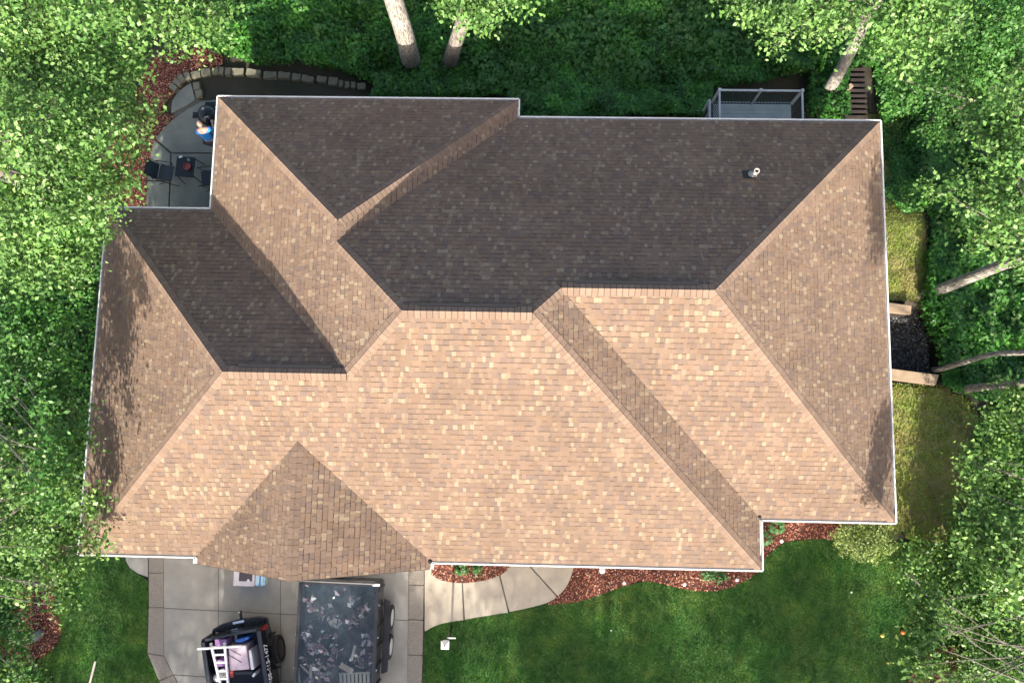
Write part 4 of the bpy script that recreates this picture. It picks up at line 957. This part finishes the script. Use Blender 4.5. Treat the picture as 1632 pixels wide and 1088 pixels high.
for px, py, lb in ((995, 929, 'small round white path light where the mulch narrows left'), (1091, 931, 'small round white path light at the middle of the front mulch edge'), (1175, 924, 'small round white path light below the roof corner at the mulch end'), (1246, 862, 'small round white path light beside the two green hostas')):
    p = gat(px, py, .25); e = empty('path_light', (p.x, p.y, 0), lb, 'path light', 'path lights along the mulch edge')
    MB().tube([(p.x, p.y, -.02), (p.x, p.y, .24)], .010, 8).build('stake', M['rail_dark'], e)
    MB().lathe((p.x, p.y, .20), [(.035, 0), (.055, .03), (.05, .05), (.02, .065)], 16).build('light_cap', M['decal'], e)
p = gat(960, 909, .5); e = empty('spot_light', (p.x, p.y, 0), 'round white garden light half hidden under the front gutter', 'garden light')
MB().tube([(p.x, p.y, 0), (p.x, p.y, .45)], .015, 8).build('stake', M['rail_dark'], e); MB().lathe((p.x, p.y, .42), [(.06, 0), (.10, .04), (.09, .07), (.03, .09)], 18).build('light_cap', M['decal'], e)
for px, py, r_, mt, lb in ((1406, 1012, .055, 'yellow', 'yellow ball on the lawn, left of the orange ball'), (1439, 1007, .065, 'orange', 'orange ball on the lawn near the right-hand trees'), (1415, 1056, .035, 'yellow', 'small yellow ball nearest the bottom of the lawn'), (1486, 996, .04, 'orange', 'small orange ball at the edge of the shrubs'),
        (1357, 943, .028, 'decal', 'small white ball on the lawn below the pale bush'), (974, 1004, .022, 'decal', 'small white ball on the lawn below the front path lights')):
    p = gat(px, py, r_+.03); mb = MB().lathe((0, 0, 0), [(r_*math.sin(q), -r_*math.cos(q)) for q in np.linspace(.02, math.pi-.02, 12)], 18)
    o = mb.build('ball', M[mt], None, ang=180); o.location = p; tag(o, lb, 'ball')
a, b = gat(152, 1053, .06), gat(140, 1100, .06); o = MB().tube([(0, 0, 0), b-a], .032, 14).build('pole', M['pvc'], None); o.location = a; tag(o, 'slender pale pole lying on the grass left of the driveway', 'pole')
p = gat(60, 1012); bm = bmesh.new(); bmesh.ops.create_icosphere(bm, subdivisions=3, radius=1)
for v in bm.verts:
    k = 1+.35*noise.noise(v.co*1.7+Vector((3, 1, 2))); v.co = Vector((v.co.x*.22*k, v.co.y*.13*k, v.co.z*.13*k))
me = bpy.data.meshes.new('rock'); bm.to_mesh(me); bm.free(); o = link('rock', me, M['grey_rock']); o.location = p+Vector((0, 0, .05)); o.rotation_euler.z = .5; tag(o, 'angular grey rock in the red mulch at the lower left', 'rock')

# ------------------------------------------------------------------ vegetation
def crown_arrays(blobs, dens, leaf, per=16, spread=.20, sq=.8):
    PP, RR, OO = [], [], []
    for c, r in blobs:
        n = max(6, int(dens*r*r)); d = rng.normal(size=(n, 3)); d /= np.linalg.norm(d, axis=1)[:, None]; d[:, 2] = np.abs(d[:, 2])*.9-.25*(rng.random(n) < .3)
        rad = r*(rng.random(n)**.35)*(.82+.42*vnoise(d[:, 0]*3+c[0], d[:, 1]*3+d[:, 2]*2+c[1], 1.3, 11))
        q = np.array(c)+d*rad[:, None]*np.array([1, 1, sq])
        cr_ = rng.random(n)
        for k in range(per):
            off = rng.normal(size=(n, 3))*spread*np.array([1, 1, .45]); PP.append(q+off); OO.append(d); RR.append(cr_*.55+rng.random(n)*.45)
    return np.concatenate(PP), np.concatenate(RR), np.concatenate(OO)
def limb(a, b, r0, r1, n=7, bend=.12):
    a, b = Vector(a), Vector(b); L = (b-a).length; pts = []; o_ = Vector((random.uniform(-1, 1), random.uniform(-1, 1), random.uniform(0, 1)))*L*bend
    for i in range(n):
        t = i/(n-1); pts.append(a.lerp(b, t)+o_*math.sin(math.pi*t)+Vector((random.uniform(-1, 1), random.uniform(-1, 1), 0))*L*.012*(0 < i < n-1))
    return pts, [r0+(r1-r0)*i/(n-1) for i in range(n)]
def tree(name, label, cat, base, trunk, rads, blobs, leafmat, dens=75, leaf=.105, group=None, barkm='bark', per=24, spread=.20, limbs=True, flare=1.5):
    e = empty(name, base, label, cat, group)
    tp_ = [Vector(base)-Vector((0, 0, .3))]+[Vector(base)+Vector((0, 0, .0))]+[Vector(t) for t in trunk]
    rr = [rads[0]*flare, rads[0]*(1+(flare-1)*.45)]+[rads[0]+(rads[1]-rads[0])*(i+1)/len(trunk) for i in range(len(trunk))]
    # denser, slightly crooked trunk
    sp = spline([tuple(p)+(r_,) for p, r_ in zip(tp_, rr)], 5)
    MB().tube([q[:3] for q in sp], [q[3] for q in sp], 14).build('trunk', M[barkm], e, ang=180)
    if blobs:
        if limbs:
            for i, (c, r) in enumerate(blobs):
                st_ = min((Vector(t) for t in trunk), key=lambda t: (t-Vector(c)).length + (2 if t.z > c[2] else 0)); pts, rd = limb(st_, c, min(rads[1]*.8, .022+.038*r), .009, 8)
                mb = MB().tube(pts, rd, 7)
                for k in range(5 if r > .4 else 2):
                    d_ = Vector((random.gauss(0, 1), random.gauss(0, 1), random.uniform(0, .9))).normalized()*r*random.uniform(.6, 1.0)
                    s_ = pts[random.choice((5, 6, 7))]; p2, r2 = limb(s_, Vector(c)+d_, .010, .003, 6, .15); mb.tube(p2, r2, 5)
                mb.build('limb', M['twig'], e, ang=180)
        P_, Rn, O_ = crown_arrays(blobs, dens, leaf, per, spread)
        V = leaves(P_, leaf, None, .55, O_); me = quads_mesh('crown', V, Rn); link('crown', me, M['leaf_'+leafmat], e)
    return e
def bl(lst):
    out = []
    for px, py, z, r in lst:
        c = at(px, py, z); out.append((tuple(c), r*(CAM.z-z)/F_PX))
    return out
def gbase(x, y): return Vector((x, y, H(x, y)))
LT = [(40, 110, 7, 85), (115, 95, 7, 70), (185, 120, 6.4, 55), (222, 185, 5.4, 32), (60, 225, 7.4, 88), (150, 215, 6.8, 72), (100, 320, 6.8, 82), (25, 350, 6.6, 72), (160, 300, 5.8, 52), (192, 285, 4.9, 30), (125, 385, 5.6, 52), (158, 372, 4.6, 28), (60, 425, 6, 55), (105, 440, 5.2, 32), (212, 235, 5.0, 26)]
b0 = gbase(-15.6, 7.0)
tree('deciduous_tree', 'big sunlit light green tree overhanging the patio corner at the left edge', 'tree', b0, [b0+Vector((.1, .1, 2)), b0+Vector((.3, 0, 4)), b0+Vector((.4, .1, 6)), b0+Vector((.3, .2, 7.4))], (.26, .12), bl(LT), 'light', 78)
b0 = gbase(-13.0, 15.2)
tree('deciduous_tree', 'light green tree filling the top left corner of the photo', 'tree', b0, [b0+Vector((.1, .1, 2.5)), b0+Vector((.2, -.1, 5)), b0+Vector((.3, -.2, 7.5))], (.24, .12), bl([(40, 15, 7.6, 70), (130, 5, 8, 62), (215, 25, 7.2, 52), (285, 12, 7, 46), (322, 52, 6.4, 32), (285, 70, 5.8, 26), (345, 12, 6, 26), (350, 60, 5.5, 16)]), 'light', 74)
b0 = gbase(-16.0, 1.5)
tree('deciduous_tree', 'deep green shaded tree between the patio tree and the lower left tree', 'tree', b0, [b0+Vector((.2, .1, 1.5)), b0+Vector((.5, .1, 3)), b0+Vector((.7, .1, 4))], (.16, .09), bl([(15, 510, 5.8, 58), (66, 500, 5.4, 34), (30, 590, 5.4, 54), (84, 560, 5.2, 24), (62, 632, 5.0, 32), (15, 670, 5.2, 48), (96, 600, 4.8, 13), (100, 520, 5.0, 14), (50, 540, 5.6, 36), (92, 650, 4.8, 10), (84, 690, 6.4, 9), (96, 745, 6.3, 8), (76, 720, 6.8, 10), (88, 800, 6.6, 9), (70, 650, 6.7, 11), (100, 705, 5.9, 7), (66, 770, 7.0, 9)]), 'deep', 78)  # shade put into the leaf colour: deeper palette than the sunlit trees
b0 = gbase(-15.2, -3.4)
tree('deciduous_tree', 'fresh green tree whose thin branches reach over the lower left roof corner', 'tree', b0, [b0+Vector((.2, .1, 1.5)), b0+Vector((.3, .1, 3)), b0+Vector((.5, .1, 4.6))], (.16, .08), bl([(25, 750, 5.8, 56), (88, 715, 5.4, 28), (80, 785, 5.6, 42), (108, 690, 5.0, 9), (118, 790, 5.2, 14), (128, 835, 4.4, 27), (160, 862, 3.7, 13), (158, 798, 3.9, 12), (35, 840, 5.2, 52), (92, 885, 4.4, 32), (108, 925, 3.9, 17), (25, 915, 4.6, 44), (78, 925, 3.6, 14), (118, 760, 4, 14), (140, 870, 3.9, 12), (128, 655, 5, 9), (118, 690, 5, 8), (108, 735, 5, 9), (130, 700, 4.8, 7), (140, 806, 5, 8), (90, 930, 5.2, 11), (100, 962, 5.0, 6), (52, 870, 6.2, 12), (78, 780, 6, 11), (34, 1075, 6, 14)]), 'mid', 84, per=20)
b0 = gbase(-16.2, -7.6)
tree('deciduous_tree', 'low leafy tree at the bottom left corner above the red mulch', 'tree', b0, [b0+Vector((.3, .1, 1.2)), b0+Vector((.6, .1, 2.6)), b0+Vector((.8, .1, 3.4))], (.12, .06), bl([(8, 1000, 3.3, 30), (10, 1075, 3.0, 34), (38, 1040, 2.0, 14), (20, 965, 3.3, 24)]), 'deep', 90)
sh = [(at(38, 1080, .6), .4), (at(64, 1082, .5), .3), (at(30, 1010, .6), .35)]
def shrub(name, label, blobs, leafmat, dens, leaf, cat='shrub', per=12, spread=.10, group=None):
    c = Vector(blobs[0][0]); base = Vector((c.x, c.y, H(c.x, c.y))); e = empty(name, base, label, cat, group)
    mb = MB()
    for q, r in blobs:
        for k in range(3): p_, r_ = limb(base, Vector(q)+Vector((random.gauss(0, .3)*r, random.gauss(0, .3)*r, r*.3)), .012, .004, 6); mb.tube(p_, r_, 5)
    mb.build('stems', M['bark'], e)
    P_, Rn, O_ = crown_arrays([(tuple(q), r) for q, r in blobs], dens, leaf, per, spread)
    z = hgt(P_[:, 0], P_[:, 1])+.02; P_[:, 2] = np.maximum(P_[:, 2], z)
    link('foliage', quads_mesh('foliage', leaves(P_, leaf, None, .6, O_), Rn), M['leaf_'+leafmat], e); return e
shrub('shrub', 'dark low shrub in the mulch at the bottom left corner', sh, 'deep', 260, .08)
shrub('shrub', 'pale yellow-green bushy shrub below the right roof corner', [(at(1350, 850, .8), .42), (at(1398, 842, 1.0), .42), (at(1378, 868, 1.0), .45), (at(1345, 868, .6), .28), (at(1412, 868, .7), .28), (at(1372, 838, .9), .36), (at(1390, 885, .5), .25), (at(1368, 880, .6), .26)], 'pale', 460, .06, spread=.07)
def hosta(px, py, r, label):
    c = gat(px, py, .05); e = empty('hosta', (c.x, c.y, 0), label, 'plant', 'hostas in the mulch by the gutter corner'); n = 46; V = []
    for k in range(n):
        a = random.uniform(0, 6.28); rr = r*random.uniform(.3, 1); L = r*.55; d_ = np.array([math.cos(a), math.sin(a), 0]); s_ = np.array([-d_[1], d_[0], 0]); p = np.array([c.x, c.y, .1+.18*(1-rr/r)])+d_*rr*.5
        V.append([p, p+d_*L*.5+s_*L*.28+[0, 0, .05], p+d_*L+[0, 0, -.03], p+d_*L*.5-s_*L*.28+[0, 0, .05]])
    link('leaves', quads_mesh('leaves', np.array(V), rng.random(n)), M['leaf_hosta'], e)
hosta(1236, 838, .30, 'larger green hosta in the mulch near the inner gutter corner'); hosta(1219, 857, .24, 'smaller green hosta close to the short white gutter')
for px, py, lb in ((1128, 915, 'left tuft of grassy green leaves under the front gutter'), (1146, 916, 'right tuft of grassy green leaves under the front gutter'), (735, 906, 'tiny green plant in the small mulch bed, nearer the driveway'), (762, 907, 'tiny green plant in the small mulch bed, nearer the walkway')):
    c = gat(px, py, .1); shrub('plant', lb, [(Vector((c.x, c.y, .12)), .17)], 'hosta', 700, .07, 'plant', spread=.05)
b0 = gat(657, 106); t1 = at(646, 60, 1.9); t2 = at(630, 8, 3.5); t3 = at(612, -50, 5.2)
tree('tall_tree', 'thick straight trunk with sunlit pale bark at the top, left of two trunks', 'tree', b0, [t1, t2, t3, t3+(t3-t2)*2.2], (.30, .24), [(tuple(t3+Vector((0, 3.5, 6))), 2.2), (tuple(t3+Vector((-2, 4.5, 5))), 1.8), (tuple(t3+Vector((2, 5, 5))), 1.8)], 'light', 40, barkm='bark_pale', flare=1.35)
b0 = gat(716, 103); t1 = at(727, 66, 1.9); t2 = at(739, 28, 3.4); t3 = at(750, -15, 5.2)
tree('tall_tree', 'dark furrowed trunk under a bright leaf clump at the top, right of two trunks', 'tree', b0, [t1, t2, t3, t3+Vector((.1, .3, 2.0))], (.23, .17), bl([(770, 12, 8, 36), (728, 4, 8, 26), (745, -20, 8, 35), (800, 2, 7.4, 26), (838, 0, 7.2, 13), (765, 38, 7.2, 11), (708, 8, 8, 10)]), 'light', 95, flare=1.4)
b0 = gat(1312, 158); t1 = at(1342, 108, -.6); t2 = at(1368, 58, 1.0); t3 = at(1392, 10, 2.6)
tree('tall_tree', 'leaning tree with dappled orange trunk beside the timber steps', 'tree', b0, [t1, t2, t3, t3+Vector((.5, .6, 3)), t3+Vector((.8, .6, 4.5))], (.20, .14), bl([(1195, 8, 6, 30), (1245, 32, 6, 28), (1300, 18, 6.6, 44), (1338, 50, 6.0, 28), (1290, 58, 5.6, 20), (1425, 20, 6.8, 50), (1405, 78, 6, 26), (1462, 62, 6.6, 48), (1505, 20, 6.8, 46), (1448, 102, 5.6, 20), (1235, 72, 5.4, 9), (1375, 5, 6.5, 30), (1165, 2, 5.8, 14)]), 'light', 84, barkm='bark_pale')
b0 = gat(1478, 192); t1 = at(1512, 178, -.4); t2 = at(1548, 160, 1.0)
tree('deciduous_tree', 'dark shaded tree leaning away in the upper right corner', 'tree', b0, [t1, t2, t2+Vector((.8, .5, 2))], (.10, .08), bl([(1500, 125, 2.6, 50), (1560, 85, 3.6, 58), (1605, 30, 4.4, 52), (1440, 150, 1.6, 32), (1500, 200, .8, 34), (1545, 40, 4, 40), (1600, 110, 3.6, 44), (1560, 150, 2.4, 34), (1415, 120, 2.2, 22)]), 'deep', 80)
b0 = gat(1470, 472); t1 = at(1530, 449, 1.1); t2 = at(1590, 425, 2.9); t3 = at(1660, 398, 5.0)
tree('tall_tree', 'smooth grey leaning trunk rising from the end of the short retaining wall', 'tree', b0, [t1, t2, t3, t3+Vector((.3, .6, 2.2))], (.17, .13), bl([(1612, 170, 6.8, 38), (1566, 222, 6.6, 24), (1612, 240, 6.8, 44), (1575, 300, 6.4, 44), (1625, 330, 6.8, 44), (1598, 378, 6.2, 34), (1512, 305, 5.6, 16), (1548, 380, 5.6, 18), (1482, 306, 5.4, 8), (1628, 415, 6.2, 18), (1545, 190, 6.2, 16)]), 'light', 88, barkm='bark_pale', flare=1.25)
b0 = gat(1497, 588); t1 = at(1540, 576, .9); t2 = at(1585, 564, 2.2); t3 = at(1650, 562, 4.0)
tree('thin_tree', 'thin curving pale trunk beside the end of the longer retaining wall', 'tree', b0, [t1, t2, t3], (.085, .07), [(tuple(t3+Vector((1.6, .4, 2.5))), 1.2)], 'mid', 60, barkm='bark_pale', flare=1.2)
b0 = gat(1528, 621); t1 = at(1570, 616, 1.1); t2 = at(1610, 613, 2.5); t3 = at(1670, 606, 4.4)
tree('thin_tree', 'straight grey trunk just below the thin curving trunk at the right edge', 'tree', b0, [t1, t2, t3], (.12, .09), [(tuple(t3+Vector((1.6, -.4, 2.5))), 1.3)], 'mid', 60, barkm='bark_pale', flare=1.2)
b0 = gbase(15.4, -2.2)
tree('deciduous_tree', 'broad green tree spreading over the right edge above the lawn', 'tree', b0, [b0+Vector((-.1, 0, 1.6)), b0+Vector((-.2, 0, 3)), b0+Vector((-.2, .1, 4.6))], (.18, .09), bl([(1612, 650, 2.9, 36), (1580, 690, 2.4, 28), (1622, 725, 2.6, 48), (1575, 765, 2.0, 38), (1530, 845, 1.2, 34), (1610, 815, 2.2, 50), (1560, 735, 1.4, 22), (1510, 900, 1.0, 30), (1625, 890, 2.8, 42), (1565, 880, 1.6, 42)]), 'mid', 84)
b0 = gbase(16.2, -4.4)
tree('deciduous_tree', 'taller slim tree leaning in from the right edge over the lower shrubs', 'tree', b0, [b0+Vector((-.1, 0, 2.5)), b0+Vector((-.4, 0, 5)), b0+Vector((-1.2, .1, 7.2))], (.15, .08), bl([(1650, 900, 7.2, 34), (1618, 880, 7.6, 22), (1596, 925, 7.6, 22), (1592, 965, 7.4, 15), (1588, 890, 7.4, 14), (1612, 840, 7.4, 16), (1640, 950, 7, 26), (1558, 866, 7, 15), (1552, 826, 7, 12), (1551, 780, 7, 13), (1566, 905, 7.1, 13), (1548, 735, 6.9, 10), (1575, 850, 7, 18), (1480, 958, 5, 11), (1474, 985, 5, 9), (1466, 1030, 5, 12), (1462, 1060, 5, 11), (1515, 1110, 6, 20), (1500, 1180, 6, 26)]), 'mid', 100)
b0 = gbase(15.0, -6.2)
tree('deciduous_tree', 'dense green tree at the lower right corner behind the lawn', 'tree', b0, [b0+Vector((-.1, 0, 1.4)), b0+Vector((-.2, 0, 2.6)), b0+Vector((-.2, .1, 4))], (.16, .08), bl([(1462, 888, .9, 20), (1505, 940, 1.0, 28), (1478, 950, 5.0, 12), (1472, 985, 5.0, 10), (1480, 1012, 5.2, 12), (1500, 975, 4.4, 14), (1560, 950, 1.7, 42), (1618, 1000, 2.4, 48), (1570, 1010, 1.8, 38), (1615, 940, 2.6, 40), (1600, 1070, 2.4, 40), (1440, 905, 1.5, 12), (1540, 985, 1.4, 30)]), 'mid', 88)
shrub('shrub', 'spiky green shrub on the dark mulch at the bottom right', [(at(1475, 1068, .4), .26), (at(1495, 1055, .5), .22)], 'mid', 500, .09)
shrub('shrub', 'reddish-edged low shrub right of the spiky green shrub', [(at(1545, 1062, .6), .45), (at(1585, 1080, .7), .45), (at(1520, 1080, .4), .3)], 'mid', 260, .08)
def undergrowth(poly, dens, hmax, size, seed, mt='leaf_under'):
    P = scatter(gpoly(poly), dens); X, Y = P[:, 0], P[:, 1]
    X = X+.7*(vnoise(X, Y, .9, seed+5)-.5); Y = Y+.7*(vnoise(X, Y, .9, seed+6)-.5)
    m_ = vnoise(X, Y, .55, seed)*.5+vnoise(X, Y, 1.6, seed+1)*.5; keep = m_+.35*rng.random(len(X)) > .33; X, Y, m_ = X[keep], Y[keep], m_[keep]
    top = .10+hmax*np.clip(m_*1.5-.35, 0, 1)+.10*vnoise(X, Y, 5, seed+2); Z = hgt(X, Y)+top*rng.random(len(X))**.45
    rn = np.clip(.55*vnoise(X, Y, 1.7, seed+3)+.35*vnoise(X, Y, 4.3, seed+7)+.45*rng.random(len(X))-.18, 0, 1)
    tag(link('undergrowth', quads_mesh('undergrowth', leaves(np.column_stack([X, Y, Z]), size, None, .9), rn), M[mt]), kind='stuff')
undergrowth([(340, -60), (1700, -60), (1700, 150), (1440, 185), (1395, 195), (1385, 110), (1340, 110), (1335, 200), (1288, 205), (1285, 135), (1125, 135), (1120, 205), (830, 200), (815, 162), (590, 162), (585, 134), (440, 110), (350, 100), (352, 80), (300, 70)], 1050, 1.0, .13, 20)
undergrowth([(340, -60), (1340, -60), (1285, 135), (1125, 125), (830, 180), (815, 152), (600, 150), (585, 124), (440, 98), (352, 75)], 170, 1.35, .17, 90, 'leaf_deep')
undergrowth([(1455, 180), (1700, 140), (1700, 660), (1560, 650), (1515, 600), (1500, 540), (1480, 430), (1480, 330)], 170, 1.4, .17, 95, 'leaf_deep')
undergrowth([(1288, 160), (1335, 160), (1335, 205), (1288, 205)], 900, .6, .10, 30)
undergrowth([(1455, 180), (1700, 140), (1700, 660), (1560, 650), (1505, 618), (1500, 590), (1482, 540), (1462, 500), (1460, 480), (1470, 330)], 1000, 1.1, .13, 40)
undergrowth([(1385, 190), (1455, 190), (1470, 330), (1440, 340), (1410, 300), (1400, 240)], 700, .5, .09, 50)
undergrowth([(1560, 650), (1700, 650), (1700, 1130), (1540, 1130), (1530, 1040), (1520, 900), (1540, 800)], 800, .8, .10, 60)
undergrowth([(-80, -60), (300, -60), (250, 90), (160, 250), (150, 345), (120, 420), (20, 900), (-80, 900)], 300, .5, .10, 70)
# tall trees beyond the front lawn, outside the frame: their shade lies over the lawn and driveway
shade = []
for i, x in enumerate(np.arange(-21, 22, 4.7)):
    if i < 2:
        c0_ = []
        for k in range(15): c0_.append(((random.uniform(-2.4, 2.4), random.uniform(-1.5, 1.5), random.uniform(6.2, 11.2)), random.uniform(1.0, 1.5)))
        e = tree('shade_tree', 'unseen leafy tree added to shade the ground left of the house', 'tree', (0, 0, 0), [(0, 0, 3), (.1, 0, 6), (.1, .1, 10)], (.3, .12), c0_, 'mid', 46, .16, 'tall trees beyond the front lawn', limbs=False, per=10, spread=.25)
        shade.append(e)
    else:
        src = shade[i % 2]; e = src.copy(); C.objects.link(e)
        for ch in src.children:
            q = ch.copy(); C.objects.link(q); q.parent = e
        e['label'] = 'unseen leafy tree added to shade the ground left of the house'
    if x > 8: e.scale = (1, 1, .84)
    e.location = (x+random.uniform(-.6, .6), -24.5+random.uniform(-1, 1), 0); e.rotation_euler.z = random.uniform(0, 6.28)
for x, y, sc in ((-15.0, -12.6, .78), (-18.6, -11.5, .8)):  # two more unseen trees, added to darken the strip left of the house
    e = shade[0].copy(); C.objects.link(e)
    for ch in shade[0].children:
        q = ch.copy(); C.objects.link(q); q.parent = e
    e['label'] = 'unseen leafy tree added to shade the ground left of the house'; e.location = (x, y, 0); e.scale = (sc, sc, sc); e.rotation_euler.z = x
undergrowth([(30, 400), (190, 340), (165, 880), (30, 880)], 450, .25, .11, 80)
